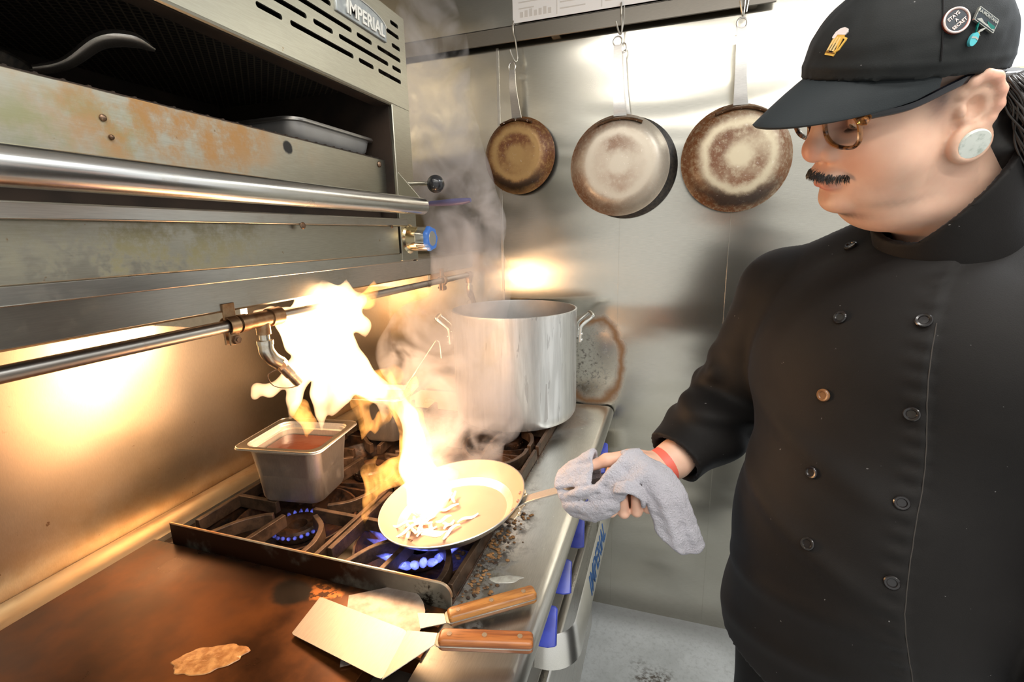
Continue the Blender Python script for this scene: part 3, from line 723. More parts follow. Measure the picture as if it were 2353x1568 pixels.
# ------------------------------------------------------------------ salamander broiler, shelf and pipe
def salamander():
    YL, YR = -1.69, -.745
    t = thing('salamander_broiler', 'stainless steel salamander broiler with soot-black cavity mounted over the range', 'broiler', (.35, -1.2, 1.517))
    b = MB()
    b.box((.10, YL, 1.517), (.118, YR, 2.051)); b.box((.10, YL, 2.035), (.596, YR, 2.051)); b.box((.10, YL, 1.517), (.590, YR, 1.534))
    b.box((.10, YL, 1.517), (.598, YL + .03, 2.051)); b.box((.10, YR - .012, 1.517), (.598, YR, 2.051)); b.box((.12, YR - .075, 1.536), (.594, YR - .060, 2.03))
    b.build('housing', M['sal_in'], t)
    MB().box((.10, YR - .001, 1.517), (.601, YR + .003, 2.053)).build('side_panel', M['sal'], t, bv=.001)
    MB().box((.593, YR - .072, 1.520), (.602, YR + .003, 1.862)).build('corner_post', M['sal'], t, bv=.0015)
    # slotted upper panel
    S = {1.915: ((-1.60, -1.45), (-1.43, -1.38), (-1.36, -1.20), (-1.179, -1.127), (-1.110, -.945), (-.928, -.878), (-.861, -.771)),
         1.938: ((-1.62, -1.45), (-1.43, -1.39), (-1.37, -1.165), (-1.15, -1.069), (-1.053, -1.002), (-.985, -.82), (-.804, -.768)),
         1.960: ((-1.60, -1.42), (-1.40, -1.35), (-1.33, -1.12), (-1.10, -.944), (-.928, -.878), (-.858, -.767)),
         1.983: ((-1.60, -1.30), (-1.28, -1.23), (-1.20, -1.001), (-.800, -.766)),
         2.006: ((-1.60, -1.38), (-1.36, -1.30), (-1.27, -1.03), (-.818, -.768)), 2.028: ((-1.5, -1.2), (-1.17, -1.0), (-.80, -.768))}
    import bmesh
    bm = bmesh.new()
    def loop(P):
        vs = [bm.verts.new((.600, y, z)) for y, z in P]; return [bm.edges.new((vs[i], vs[(i + 1) % len(vs)])) for i in range(len(vs))]
    E_ = loop([(YL, 1.862), (YR + .003, 1.862), (YR + .003, 2.053), (YL, 2.053)])
    for z, L in S.items():
        for a, c in L: E_ += loop(rrect(c - a, .0085, .004, 4, (a + c) / 2, z))
    bmesh.ops.triangle_fill(bm, edges=E_, use_beauty=True); bmesh.ops.dissolve_limit(bm, angle_limit=.01, verts=bm.verts, edges=bm.edges)
    me = bpy.data.meshes.new('vent_panel'); bm.to_mesh(me); bm.free()
    o = link('vent_panel', me, M['sal'], t, True, False); so = o.modifiers.new('Solid', 'SOLIDIFY'); so.thickness = .0035; so.offset = 0
    lip = MB(); lip.tube([(.597, YL, 1.862), (.597, YR - .06, 1.862)], .005, 10); lip.build('lower_lip', M['sal'], t)
    # maker's badge
    poly = [(-.990, 1.977), (-.826, 1.977), (-.826, 2.004)] + [(-.908 + .082 * math.cos(R(a)), 2.004 + .020 * math.sin(R(a))) for a in range(15, 180, 15)] + [(-.990, 2.004)]
    bd = MB(); bd.prism(poly, (.600, 0, 0), (0, 1, 0), (0, 0, 1), .006); bo = bd.build('badge', M['badge'], t, bv=.0015)
    text('lettering', 'IMPERIAL', .034, (.6070, -.9, 1.994), (0, 1, 0), (0, 0, 1), M['badgetxt'], bo, .0016, .1, .0008, .93)
    tr = MB(); tr.tube([(.6068, y, z) for y, z in poly[2:-1]], .0012, 6); tr.build('trim_line', M['badgetxt'], bo)
    # inside: burner screen under the roof, back heat shield
    MB().box((.14, YL + .03, 1.895), (.560, YR - .08, 1.900)).build('burner_screen', M['screen'], t)
    MB().box((.560, YL + .03, 1.858), (.592, YR - .075, 1.905)).build('front_baffle', M['sal_in'], t, bv=.002)
    r_ = MB()
    for k in range(34): y = YL + .06 + k * .025; r_.tube([(.16, y, 1.748), (.565, y, 1.748)], .0028, 6)
    for x in (.16, .36, .565): r_.tube([(x, YL + .05, 1.7455), (x, YR - .09, 1.7455)], .0035, 6)
    r_.build('broiling_rack', M['sal_in'], t)
    # door panel with handle tube
    MB().box((.568, YL, 1.648), (.5755, -.812, 1.745)).build('lower_panel', M['sal'], t, bv=.0015)
    w = MB(); w.prism([(.5685, 1.748), (.5765, 1.748), (.662, 1.652), (.650, 1.632), (.5685, 1.632)], (0, -.8095, 0), (1, 0, 0), (0, 0, 1), .0025); w.build('end_plate', M['sal'], t, bv=.0006)
    tb = MB(); tb.cyl((.655, YL, 1.642), (.655, -.804, 1.642), .0185, 28); tb.build('handle_tube', M['tube'], t, bv=.004)
    MB().box((.50, YL, 1.612), (.555, -.815, 1.655)).build('shadow_gap', M['sal_in'], t)
    MB().box((.560, YL, 1.599), (.612, -.800, 1.616)).build('drip_ledge', M['steel_y'], t, bv=.002)
    MB().box((.585, YL, 1.537), (.600, -.824, 1.600)).build('control_panel', M['sal'], t, bv=.002)
    MB().box((.560, YL, 1.517), (.597, YR + .003, 1.538)).build('bottom_flange', M['steel_y'], t, bv=.002)
    for (x, y, z, r0) in ((.577, -.845, 1.733, .0065), (.612, -1.145, 1.597, .006), (.612, -.87, 1.598, .0035), (.577, -1.40, 1.695, .003), (.5765, -1.405, 1.715, .004)):
        MB().sphere((x, y, z), (.003, r0, r0), 12, 8).build('bolt', M['bracket'], t)
    # knob: heat-tinted collar with a blue scalloped cap, axis +X
    ax = (1, 0, 0); c = vv(.594, -.778, 1.570)
    k = MB(); k.lathe([(0, 0), (.034, 0), (.0355, .003), (.0345, .008), (.0295, .012), (.0275, .035), (0, .035)], c, ax, 36); ko = k.build('knob', M['brass'], t)
    rg = []
    for h, rr in ((.030, .0262), (.058, .0262), (.064, .0245)):
        rg.append([c + vv(h, rr * (1 + .06 * math.cos(7 * a)) * math.cos(a), rr * (1 + .06 * math.cos(7 * a)) * math.sin(a)) for a in np.arange(56) * 2 * PI / 56])
    k = MB(); k.rings(rg); k.build('knob_cap', M['chrome'], ko)
    rg = [[q + vv(.028 if i == 0 else .0305 if i == 1 else .0295, 0, 0) - vv(0, 0, 0) for q in r2] for i, r2 in enumerate((rg[0], rg[0], rg[2]))]
    rg = [[c + vv(.058, 0, 0) + (q - c - vv((q - c)[0], 0, 0)) * s_ + vv(dx, 0, 0) for q in rg[0]] for dx, s_ in ((0, 1.06), (.006, 1.06), (.010, .96))]
    k = MB(); k.rings(rg); k.build('knob_rim', M['bluepale'], ko)
    k = MB(); k.lathe([(0, .0685), (.017, .0685), (.0185, .066), (.0185, .06)], c, ax, 28); k.build('knob_face', M['knobface'], ko)
    # raising lever with ball, second lever grip
    l = MB(); l.cyl((.594, -.760, 1.6985), (.655, -.760, 1.6955), .0052, 14); lo = l.build('lever', M['chrome'], t)
    MB().sphere((.669, -.760, 1.694), .0205, 28, 18).build('ball_knob', M['blackball'], lo)
    l = MB(); l.tube(spline([(.62, -.70, 1.655), (.665, -.705, 1.655), (.71, -.71, 1.656), (.735, -.712, 1.658)], 5), [.006, .0075, .0085, .0075, .005], 12); l.build('lever_grip', M['lilac'], t)
    # things inside the broiler
    s = thing('sheet_pan', 'small dented aluminium tray at the right end of the broiler cavity', 'tray', (.47, -.93, 1.7515))
    b = MB(); q = [];
    for inset, z in ((.012, 1.7515), (.004, 1.762), (0, 1.783), (-.006, 1.7845), (-.0065, 1.7868), (.0015, 1.786), (.006, 1.764), (.014, 1.7545)):
        q.append([(x, y, z) for x, y in rrect(.20 - 2 * inset, .245 - 2 * inset, .028, 6, .450, -.945)])
    b.rings(q, True, True); b.build('tray_body', M['alu_in'], s)
    rim = MB(); rim.tube(np.array([(x, y, 1.786) for x, y in rrect(.212, .257, .03, 6, .450, -.945)] + [(.45 + .106, -.945 + .0985, 1.786)]), .0036, 8); rim.build('rolled_rim', M['handle'], s)
    f = thing('skillet', 'dark pan inside the broiler cavity, its rounded handle end catching light', 'frying pan', (.42, -1.50, 1.751))
    b = MB(); b.lathe([(0, 0), (.085, 0), (.11, .035), (.113, .036), (.108, .034), (.083, .004), (0, .004)], (.38, -1.48, 1.752), n=40); b.build('bowl', M['pan_black'], f)
    h = MB(); P = spline([(.42, -1.39, 1.785), (.45, -1.355, 1.80), (.485, -1.33, 1.83), (.505, -1.305, 1.838), (.515, -1.28, 1.832)], 6); h.tube(P, [.007, .008, .010, .013, .012, .003], 14, flat=(1.5, .7), up=(0, 0, 1)); h.build('handle', M['handle'], f)

def shelf_and_pipe():
    t = thing('support_shelf', 'steel support channel under the broiler running back to the end wall', 'shelf', (.25, -.8, 1.45))
    b = MB(); pr = [(.03, 1.490), (.03, 1.505), (.448, 1.512), (.460, 1.506), (.460, 1.456), (.452, 1.452), (.430, 1.452), (.430, 1.456), (.454, 1.458), (.454, 1.498), (.44, 1.500)]
    b.rings([[(x, y, z) for x, z in pr] for y in (-2.3, -.060)]); b.build('channel', M['steel_y'], t, bv=.0008)
    for y in (-2.0, -1.0, -.12): MB().box((.03, y - .01, 1.38), (.30, y + .01, 1.49)).build('bracket', M['steel'], t, bv=.001)
    p = thing('suppression_pipe', 'steel fire suppression pipe with two nozzles hung under the broiler shelf', 'pipe', (.46, -.8, 1.426))
    X = .462; Z = 1.428
    b = MB(); b.cyl((X, -2.3, Z), (X, -1.155, Z), .0108, 18); b.cyl((X, -1.075, Z), (X, -.115, Z), .0098, 18); b.build('pipe_run', M['pipe'], p)
    f = MB()
    f.cyl((X, -1.165, Z), (X, -1.148, Z), .0165, 20); f.cyl((X, -1.150, Z), (X, -1.078, Z), .0150, 20); f.cyl((X, -1.094, Z), (X, -1.066, Z), .0178, 20)
    f.cyl((X, -1.110, Z), (X, -1.110, Z - .030), .0130, 18); f.build('tee', M['fitting'], p)
    def nozzle(y, up_, side, s=1.):
        e = MB(); e.cyl((X, y, up_), (X, y, up_ - .018 * s), .0092 * s, 16); e.cyl((X, y, up_ - .012 * s), (X, y, up_ - .020 * s), .0150 * s, 16)
        P = spline([(X, y, up_ - .018 * s), (X, y + .001, up_ - .034 * s), (X + side * .004, y + .010 * s, up_ - .050 * s), (X + side * .010, y + .024 * s, up_ - .062 * s)], 6)
        e.tube(P, [.0135 * s, .0145 * s, .0135 * s], 16); eo = e.build('elbow', M['nozzle'], p)
        d = unit((side * .10, .62, -.78)); a = P[-1]
        nz = MB(); nz.cyl(a - d * .004, a + d * .010 * s, .0142 * s, 6); nz.cyl(a + d * .008 * s, a + d * .040 * s, .0118 * s, 18); nz.cyl(a + d * .030 * s, a + d * .068 * s, .0102 * s, 18, .0108 * s)
        no = nz.build('nozzle', M['nozzle'], p, bv=.0008)
        w = MB(); q = a + d * .064 * s
        w.tube(spline([a - vv(0, .006, .012) * s, a + vv(-.012, -.020, -.022) * s, a + vv(-.010, -.012, -.045) * s, a + vv(-.002, .015, -.058) * s, q + vv(0, 0, -.011) * s], 6), .0011 * s, 6); w.build('retaining_wire', M['bracket'], no)
    nozzle(-1.110, Z - .030, .35, 1.0)
    f = MB(); f.cyl((X, -.125, Z), (X, -.090, Z), .0135, 18); f.cyl((X, -.104, Z + .012), (X, -.104, Z - .030), .0135, 18); f.build('corner_elbow', M['fitting'], p)
    nozzle(-.104, Z - .030, -.2, .9)
    for y in (-1.180, -.335):
        c = MB(); ring = [(X + .0145 * math.cos(a), y, Z + .0145 * math.sin(a)) for a in np.linspace(-1.1, PI + 1.1, 20)]
        c.rings([[vv(q[0], y - .010, q[2]), vv(q[0], y + .010, q[2]), vv(X + (q[0] - X) * 1.14, y + .010, Z + (q[2] - Z) * 1.14), vv(X + (q[0] - X) * 1.14, y - .010, Z + (q[2] - Z) * 1.14)] for q in ring])
        c.box((X - .002, y - .012, Z + .012), (X + .0015, y + .012, Z + .040)); c.box((X + .002, y - .010, Z - .034), (X + .006, y + .010, Z - .010)); c.box((X - .009, y - .010, Z - .034), (X - .005, y + .010, Z - .010))
        co = c.build('clamp', M['fitting'], p, bv=.0006)
        bo = MB(); bo.cyl((X - .016, y, Z - .025), (X + .014, y, Z - .025), .0038, 10); bo.cyl((X + .006, y, Z - .025), (X + .012, y, Z - .025), .0082, 6); bo.build('bolt', M['bracket'], co)

# ------------------------------------------------------------------ things on the range
def stockpot():
    c = (.687, -.243, 0); z0, z1, Rp = .9465, 1.325, .2155
    t = thing('stockpot', 'tall dented aluminium stockpot on the far burner', 'stockpot', (c[0], c[1], z0))
    b = MB(); b.lathe([(0, z0), (Rp - .022, z0), (Rp - .009, z0 + .005), (Rp - .002, z0 + .018), (Rp, z0 + .04), (Rp, z1 - .012), (Rp + .0016, z1 - .006), (Rp + .0016, z1), (Rp - .004, z1 + .001)], c, n=96)
    o = b.build('pot_body', M['alu'], t)
    for v in o.data.vertices:                       # dents low on the near side
        a = math.atan2(v.co.y - c[1], v.co.x - c[0])
        for a0, zc, sa, sz, dd in ((-.62, 1.03, .07, .055, .010), (-.78, .985, .05, .03, .008), (-1.5, 1.13, .2, .1, .003)):
            k = dd * math.exp(-((a - a0) / sa) ** 2 - ((v.co.z - zc) / sz) ** 2)
            if v.co.z > z0 + .03: v.co.x -= k * math.cos(a); v.co.y -= k * math.sin(a)
    i = MB(); i.lathe([(Rp - .004, z1 + .001), (Rp - .005, z1 - .004), (Rp - .005, z0 + .02), (Rp - .02, z0 + .005), (0, z0 + .005)], c, n=72); i.build('inside', M['alu_in'], t)
    for a in (R(197), R(17)):
        d = vv(math.cos(a), math.sin(a), 0); s_ = vv(-d[1], d[0], 0); base = vv(*c) + d * Rp
        h = MB()
        P = [base + d * .008 + s_ * .042 + vv(0, 0, z1 - .115), base + d * .010 + s_ * .042 + vv(0, 0, z1 - .075), base + d * .016 + s_ * .042 + vv(0, 0, z1 - .058), base + d * .048 + s_ * .042 + vv(0, 0, z1 - .030), base + d * .052 + s_ * .036 + vv(0, 0, z1 - .024),
             base + d * .052 - s_ * .036 + vv(0, 0, z1 - .024), base + d * .048 - s_ * .042 + vv(0, 0, z1 - .030), base + d * .016 - s_ * .042 + vv(0, 0, z1 - .058), base + d * .010 - s_ * .042 + vv(0, 0, z1 - .075), base + d * .008 - s_ * .042 + vv(0, 0, z1 - .115)]
        h.tube(spline(P, 5), .0058, 10); ho = h.build('handle', M['panout'], t)
        for q in (1, -1):
            for dz in (-.108, -.088): MB().sphere(base + d * .013 + s_ * .042 * q + vv(0, 0, z1 + dz), (.006, .006, .006), 10, 8).build('rivet', M['chrome'], ho)

def food_pan(name, label, c, ang, sauce, z0, w=.176, l=.162, h=.152, parts=True):
    ca, sa = math.cos(ang), math.sin(ang)
    def W(x, y, z): return (c[0] + ca * x - sa * y, c[1] + sa * x + ca * y, z0 + z)
    t = thing(name, label, 'food pan', (c[0], c[1], z0))
    b = MB(); q = []
    for g, z, r in ((-.022, 0, .022), (-.018, .002, .026), (-.013, .012, .030), (-.006, h - .02, .030), (-.004, h - .018, .030), (-.001, h - .016, .030), (0, h - .004, .030), (.002, h - .0012, .030), (.016, h, .022), (.018, h - .003, .022), (.0165, h - .0035, .022), (.003, h - .004, .030), (-.002, h - .010, .030), (-.016, .012, .028), (-.025, .004, .022)):
        q.append([W(x, y, z) for x, y in rrect(w - .03 + 2 * g, l - .03 + 2 * g, r, 6)])
    b.rings(q[:6] + q[10:] if False else q, True, True); b.build('body', M['foodpan'], t)
    m = MB(); outer = [W(x, y, h + .0006) for x, y in rrect(w + .002, l + .002, .022, 6)]; m.tube(np.array(outer + outer[:1]), .0017, 8, caps=False)
    inner = [W(x, y, h + .0002) for x, y in rrect(w - .028, l - .028, .03, 6)]
    oo = [W(x, y, h + .0012) for x, y in rrect(w, l, .022, 6)]
    m.rings([inner, oo], False, False); m.build('rolled_rim', M['rimpan'], t)
    if sauce:
        s = MB(); zz = h - .034; poly = [W(x, y, zz + .0012 * math.sin(60 * x)) for x, y in rrect(w - .054, l - .054, .026, 6)]
        low = [W(x, y, zz - .05) for x, y in rrect(w - .062, l - .062, .022, 6)]
        s.rings([low, poly]); o = s.build('sauce', M['sauce']); tag(o, 'dark red-brown sauce filling the square steel pan', 'sauce')
    return t

def ladle():
    t = thing('ladle', 'thin bent wire ladle handle leaning out of the rear pan', 'ladle', (.42, -.52, 1.0))
    P = spline([(.345, -.500, 1.01), (.400, -.500, 1.105), (.455, -.500, 1.18), (.505, -.500, 1.247), (.515, -.500, 1.256), (.523, -.500, 1.246), (.526, -.500, 1.20)], 6)
    b = MB(); b.tube(P, .0026, 8); b.build('handle', M['chrome'], t)
    b = MB(); b.sphere((.345, -.500, 1.0), (.03, .03, .018), 20, 10); b.build('bowl', M['chrome'], t)

PAN_C = vv(.7586, -.9417, 1.0036); PAN_N = unit((-.147, -.087, 1.))
def saute_pan():
    n = PAN_N; hx = unit(vv(1, .055, 0) - n * (vv(1, .055, 0) @ n)); hy = np.cross(n, hx)
    rot = Matrix((hx, hy, n)).transposed()
    t = thing('saute_pan', 'peach-lined aluminium saute pan tilted over the front burner, flaming', 'saute pan', tuple(PAN_C), rot)
    Rr = .165; d = .046
    b = MB(); b.lathe([(0, -d - .004), (.10, -d - .004), (.108, -d - .003), (.122, -d + .008), (.150, -.018), (.163, -.003), (Rr, 0), (Rr - .0008, .0012), (Rr - .003, .0008)], n=96); b.build('outer_body', M['panout'], t, world=False)
    b = MB(); b.lathe([(Rr - .003, .0008), (.158, -.005), (.146, -.019), (.120, -.041), (.108, -d), (0, -d)], n=96); b.build('coated_inside', M['panin'], t, world=False)
    h = MB(); P = spline([(.150, 0, -.018), (.175, 0, -.006), (.23, 0, .010), (.32, 0, .030), (.42, 0, .050), (.45, 0, .054)], 6)
    h.rings([[p + vv(0, -w, -.002), p + vv(0, w, -.002), p + vv(0, w, .002), p + vv(0, -w, .002)] for p, w in zip(P, np.interp(np.linspace(0, 1, len(P)), [0, .15, .6, 1], [.017, .0145, .0115, .014]))])
    h.build('handle', M['handle'], t, world=False, bv=.001)
    bk = MB(); bk.tube([vv(.157 * math.cos(a), .157 * math.sin(a), -.018) for a in np.linspace(-.33, .33, 11)], .008, 8, flat=(1, .4), up=(0, 0, 1)); bk.build('bracket', M['rivet'], t, world=False)
    for a in (-.2, 0, .2):
        MB().sphere((.152 * math.cos(a), .152 * math.sin(a), -.010), .004, 10, 6).build('rivet', M['panin'], t, world=False)
        MB().sphere((.164 * math.cos(a), .164 * math.sin(a), -.018), .005, 10, 6).build('outer_rivet', M['rivet'], t, world=False)
    # onion strips
    rot3 = np.stack([hx, hy, n], 1)
    for k in range(26):
        u, v = (RNG.normal(-.052, .038), RNG.normal(-.040, .036)); rr = math.hypot(u, v)
        if rr > .10: u *= .1 / rr; v *= .1 / rr
        L = RNG.uniform(.03, .06); a0 = RNG.uniform(0, 6.28); bend = RNG.uniform(-25, 25); z = -d + .004 + .004 * (k % 5)
        P = []; a = a0; x, y = u, v
        for i in range(9):
            P.append(PAN_C + rot3 @ vv(x, y, z + .003 * math.sin(i * .8))); a += bend * L / 8; x += L / 8 * math.cos(a); y += L / 8 * math.sin(a)
        b = MB(); b.tube(P, [.002, .0038, .0038, .002], 8, flat=(1.3, .7)); o = b.build('onion_strip', M['onion'])
        tag(o, 'thin pale onion strip frying in the peach-lined saute pan', 'onion', 'onion strips in the saute pan')

def turner(name, label, blade, heel, neck, hand, woodmat, zb, thick, rounded=False, flipw=1.):
    """blade: 4 corners (x,y,z) going round; heel edge is corners 2-3; neck start, handle from neck to end."""
    t = thing(name, label, 'turner', tuple(np.mean(blade, 0)))
    bl = [np.asarray(p, float) for p in blade]
    b = MB(); up = unit(np.cross(bl[1] - bl[0], bl[3] - bl[0])); up = up if up[2] > 0 else -up
    if rounded:
        c = (bl[2] + bl[3]) / 2; mid = (bl[0] + bl[1]) / 2
        U = (bl[1] - bl[0]) / 2; V = c - mid
        out = [mid - U, mid + U] + [mid + V * .52 + U * math.cos(a) + V * .48 * math.sin(a) for a in np.linspace(.02, PI - .02, 13)]
    else:
        out = []
        for i in range(4):
            p, q, r_ = bl[i - 1], bl[i], bl[(i + 1) % 4]
            k = .05
            out += [q + (p - q) * k, q + ((p - q) + (r_ - q)) * k * .3, q + (r_ - q) * k] if i in (2, 3) else [q + (p - q) * k * .5, q + (r_ - q) * k * .5]
    b.rings([[p - up * .0005 for p in out], [p + up * .0008 for p in out]])
    b.build('blade', M['blade_old' if rounded else 'blade'], t)
    # bent neck widening to the blade, running as the tang through the grip
    hl, hr = heel; n0, n1 = np.asarray(neck, float), np.asarray(hand, float); ax = unit(n1 - n0); sd = unit(np.cross((0, 0, 1), ax)); wd = .011
    b = MB(); up2 = np.cross(ax, sd)
    A = [np.asarray(hl, float), np.asarray(hr, float)]
    if (A[0] - A[1]) @ sd < 0: A = A[::-1]
    quad = [A[1], A[0], n0 + sd * wd, n0 - sd * wd]
    b.rings([[p - vv(0, 0, .0006) for p in quad], [p + vv(0, 0, .0009) for p in quad]])
    L = np.linalg.norm(n1 - n0); prof = rrect(L * .995, .030, .008, 5)
    b.prism([(x + L / 2, y) for x, y in prof], n0 - up2 * .0009, ax, sd, .0018); b.build('neck', M['blade'], t)
    wm = NT_wood(woodmat, ax, sd)
    for s_ in (1, -1):
        g = MB(); rings = []
        for k, (gx, gh) in enumerate(((0, .0), (.0, .006), (.0015, .0085), (.004, .010))):
            rings.append([n0 + ax * (x + L / 2 + .002) + sd * y + up2 * s_ * (.0009 + gh) for x, y in rrect(L - .006 - gx * 2, .0275 - gx * 2, .007, 5)])
        g.rings(rings); g.build('grip_scale', wm, t)
    for f in (.14, .50, .86):
        rv = MB(); p = n0 + ax * L * f; rv.cyl(p - up2 * .0118, p + up2 * .0118, .0042, 14); rv.build('rivet', M['rivet'], t)
    return t
def NT_wood(base, ax, sd):
    nm = 'wood_' + base
    if nm in M: return M[nm]
    a = math.atan2(ax[1], ax[0]); s = NT(nm); cols = ((.44, .155, .042), (.23, .068, .018)) if base == 'red' else ((.52, .235, .065), (.30, .115, .028))
    s.co = s.n('ShaderNodeMapping', {'vector_type': 'TEXTURE'}, Vector=s.n('ShaderNodeTexCoord').outputs['Object'], Rotation=(0, 0, a)).outputs[0]
    k = s.noise(28, 5, stretch=(.35, 4, 4)); f = s.noise(120, 4, stretch=(.2, 3, 3))
    c = s.mix(s.step(k, .35, .65), *cols); c = s.mix(s.math('MULTIPLY', s.step(f, .55, .7), .4), c, (.10, .035, .012))
    M[nm] = s.bsdf(Base_Color=c, Roughness=.35, Normal=s.bump(f, .15, .0008)); return M[nm]

def tools():
    turner('turner', 'wide square-bladed turner with reddish wooden grip lying on the griddle edge',
           [(.617, -1.288, .922), (.606, -1.202, .922), (.812, -1.238, .936), (.822, -1.330, .936)],
           ((.812, -1.2385, .9368), (.822, -1.3295, .9368)), (.872, -1.252, .950), (1.022, -1.212, .948), 'red', .92, .001)
    turner('turner', 'round-heeled turner with lighter wooden grip tucked under the wide blade',
           [(.735, -1.315, .918), (.652, -1.180, .918), (.775, -1.115, .922), (.845, -1.235, .922)],
           ((.800, -1.185, .922), (.822, -1.215, .922)), (.857, -1.190, .930), (.992, -1.092, .934), 'light', .92, .001, rounded=True)
    # batter patch on the griddle
    b = MB(); c = vv(.519, -1.362, .9152); ou = []
    for a in np.arange(60) * 2 * PI / 60:
        q = 1 + .06 * math.sin(3 * a + .5) + .05 * math.sin(7 * a) + .03 * math.sin(13 * a + 1)
        ou.append((.056 * q * math.cos(a), .027 * q * math.sin(a)))
    ca, sa = math.cos(.50), math.sin(.50); G = []
    for s_, h in ((1, 0), (.97, .0012), (.85, .0016), (.5, .0022), (.02, .0025)): G.append([c + vv((x * ca - y * sa) * s_, (x * sa + y * ca) * s_, h + .0004 * math.sin(31 * x + 17 * y)) for x, y in ou])
    b.rings(G, True, True); tag(b.build('fried_batter', M['patty']), 'thin browned bubbly patch of batter frying on the griddle', 'food')
    b = MB(); b.rings([[vv(.920 + s_ * x, -1.045 + s_ * y, .9102 + h) for x, y in [(.030 * math.cos(a) * (1 + .2 * math.sin(3 * a)) - .2 * .02 * math.sin(a), .010 * math.sin(a) + .012 * math.cos(a)) for a in np.arange(28) * 2 * PI / 28]] for s_, h in ((1, 0), (.9, .0012), (.5, .002), (.05, .0022))])
    tag(b.build('grease_smear', M['grease']), 'grey smear of congealed grease on the steel ledge', 'grease')
    b = MB()
    for k in range(170):
        x = RNG.normal(.868, .022); y = RNG.uniform(-1.14, -.80); r0 = RNG.uniform(.0010, .0042)
        if x < .85: x = .85 + abs(x - .85)
        b.sphere((x, y, .910 + r0 * .4), (r0 * 1.4, r0, r0 * .6), 6, 4)
    for k in range(6): b.sphere((.80 + RNG.normal(0, .006), -1.01 + RNG.normal(0, .01), .918), (.006, .004, .003), 7, 5)
    tag(b.build('crumbs', M['crumb']), 'burnt crumbs scattered along the ledge edge under the saute pan', 'crumbs', kind='stuff')
# ------------------------------------------------------------------ the cook
HO = vv(1.483, -1.0351, 1.7287); HS = 1.05
HM = np.array([[-.928, -.2271, -.2955], [.3198, -.8923, -.3186], [-.1913, -.3902, .9006]])     # rows: forward, left, up
HM[0] = unit(HM[0]); HM[1] = unit(HM[1] - HM[0] * (HM[1] @ HM[0])); HM[2] = np.cross(HM[0], HM[1])
def hw(p): return HO + HS * (np.asarray(p, float) @ HM)
def hl(p): return (np.asarray(p, float) - HO) @ HM.T / HS
T0 = vv(1.56, -.95, 0); FT = unit((-.68, -.73, 0)); LT = np.cross((0, 0, 1), FT)
TM = np.array([LT, FT, [0, 0, 1]])
def tw(s, f, z): return T0 + LT * s + FT * f + vv(0, 0, z)
NECK = vv(1.595, -.960, 1.515)
SH = tw(-.212, -.01, 1.452); EL = vv(1.345, -.735, 1.215); WR = vv(1.222, -.880, 1.128)
# hand frame on the pan handle
_n = PAN_N; HX = unit(vv(1, .055, 0) - _n * (vv(1, .055, 0) @ _n)); HY = np.cross(_n, HX)
HC = PAN_C + HX * .385 + _n * .040
def hd(x, y, z): return HC + HX * x + HY * y + _n * z

def head_sdf(q):
    a = np.stack([q[:, 0], np.abs(q[:, 1]), q[:, 2]], 1)             # mirrored
    d = s_ell(q, (.0, 0, .046), (.083, .073, .082))
    d = sm(d, s_ell(q, (.026, 0, -.012), (.084, .069, .096)), .02)
    d = sm(d, s_ell(q, (.034, 0, -.078), (.066, .066, .046)), .02)
    d = sm(d, s_ell(q, (.016, 0, -.114), (.064, .067, .042)), .018)
    d = sm(d, s_sph(a, (.047, .0395, -.042), .033), .02)
    d = sm(d, s_ell(q, (.0865, 0, -.0925), (.0215, .028, .0185)), .010)
    d = sm(d, s_cap(a, (.095, .010, .037), (.078, .047, .034), .011), .014)
    d = sub(d, s_ell(a, (.104, .034, .014), (.020, .018, .013)), .014)
    d = sm(d, s_sph(a, (.0805, .033, .013), .0138), .006)
    d = sm(d, s_cap(q, (.099, 0, .032), (.112, 0, -.012), .0105, .0135), .012)
    d = sm(d, s_sph(q, (.1150, 0, -.0190), .0156), .008)
    d = sm(d, s_ell(a, (.1025, .0172, -.0240), (.0140, .0100, .0115)), .006)
    d = sub(d, s_ell(a, (.1115, .0085, -.0345), (.0065, .0042, .0050)), .003)
    d = sm(d, s_ell(q, (.101, 0, -.053), (.0175, .026, .0125)), .010)
    d = sm(d, s_ell(q, (.0995, 0, -.0675), (.0150, .0215, .0070)), .006)
    d = sub(d, s_poly(a, [(.121, 0, -.0605), (.1125, .014, -.0602), (.0985, .0262, -.0618)], [.0016, .0018, .0022]), .004)
    d = sub(d, s_sph(q, (.121, 0, -.0805), .0115), .010)
    # ears
    a0 = a; a = a + vv(0, .0095, 0)
    e = s_ell(a, (-.0125, .0775, .001), (.0180, .0105, .0280))
    e = sm(e, s_ell(a, (-.0160, .0745, .004), (.0140, .0120, .0235)), .006)
    hx_ = [(.006, .0760, .004), (.005, .0815, .014), (-.002, .0860, .0235), (-.0130, .0885, .0275), (-.0220, .0895, .0228), (-.0285, .0895, .008), (-.0290, .0890, -.007), (-.0240, .0870, -.0200), (-.0185, .0840, -.0290)]
    e = sm(e, s_polys(a, hx_, [.0042, .0047, .0052, .0054, .0054, .0052, .0050, .0048, .005], .004), .0045)
    e = sm(e, s_polys(a, [(-.0120, .0845, .017), (-.0195, .0850, .006), (-.0190, .0850, -.009), (-.010, .0845, -.017)], .0034, .003), .003)
    e = sub(e, s_ell(a, (-.0065, .0885, -.003), (.0092, .0098, .0120)), .004)
    e = sm(e, s_ell(a, (.0040, .0815, -.004), (.0050, .0065, .0080)), .004)
    lobe = np.hypot(np.hypot(a[:, 0] + .0100, a[:, 2] + .0415) - .0172, (a[:, 1] - .0825) * .8) - .0052
    e = sm(e, lobe, .006)
    return sm(d, e, .005)

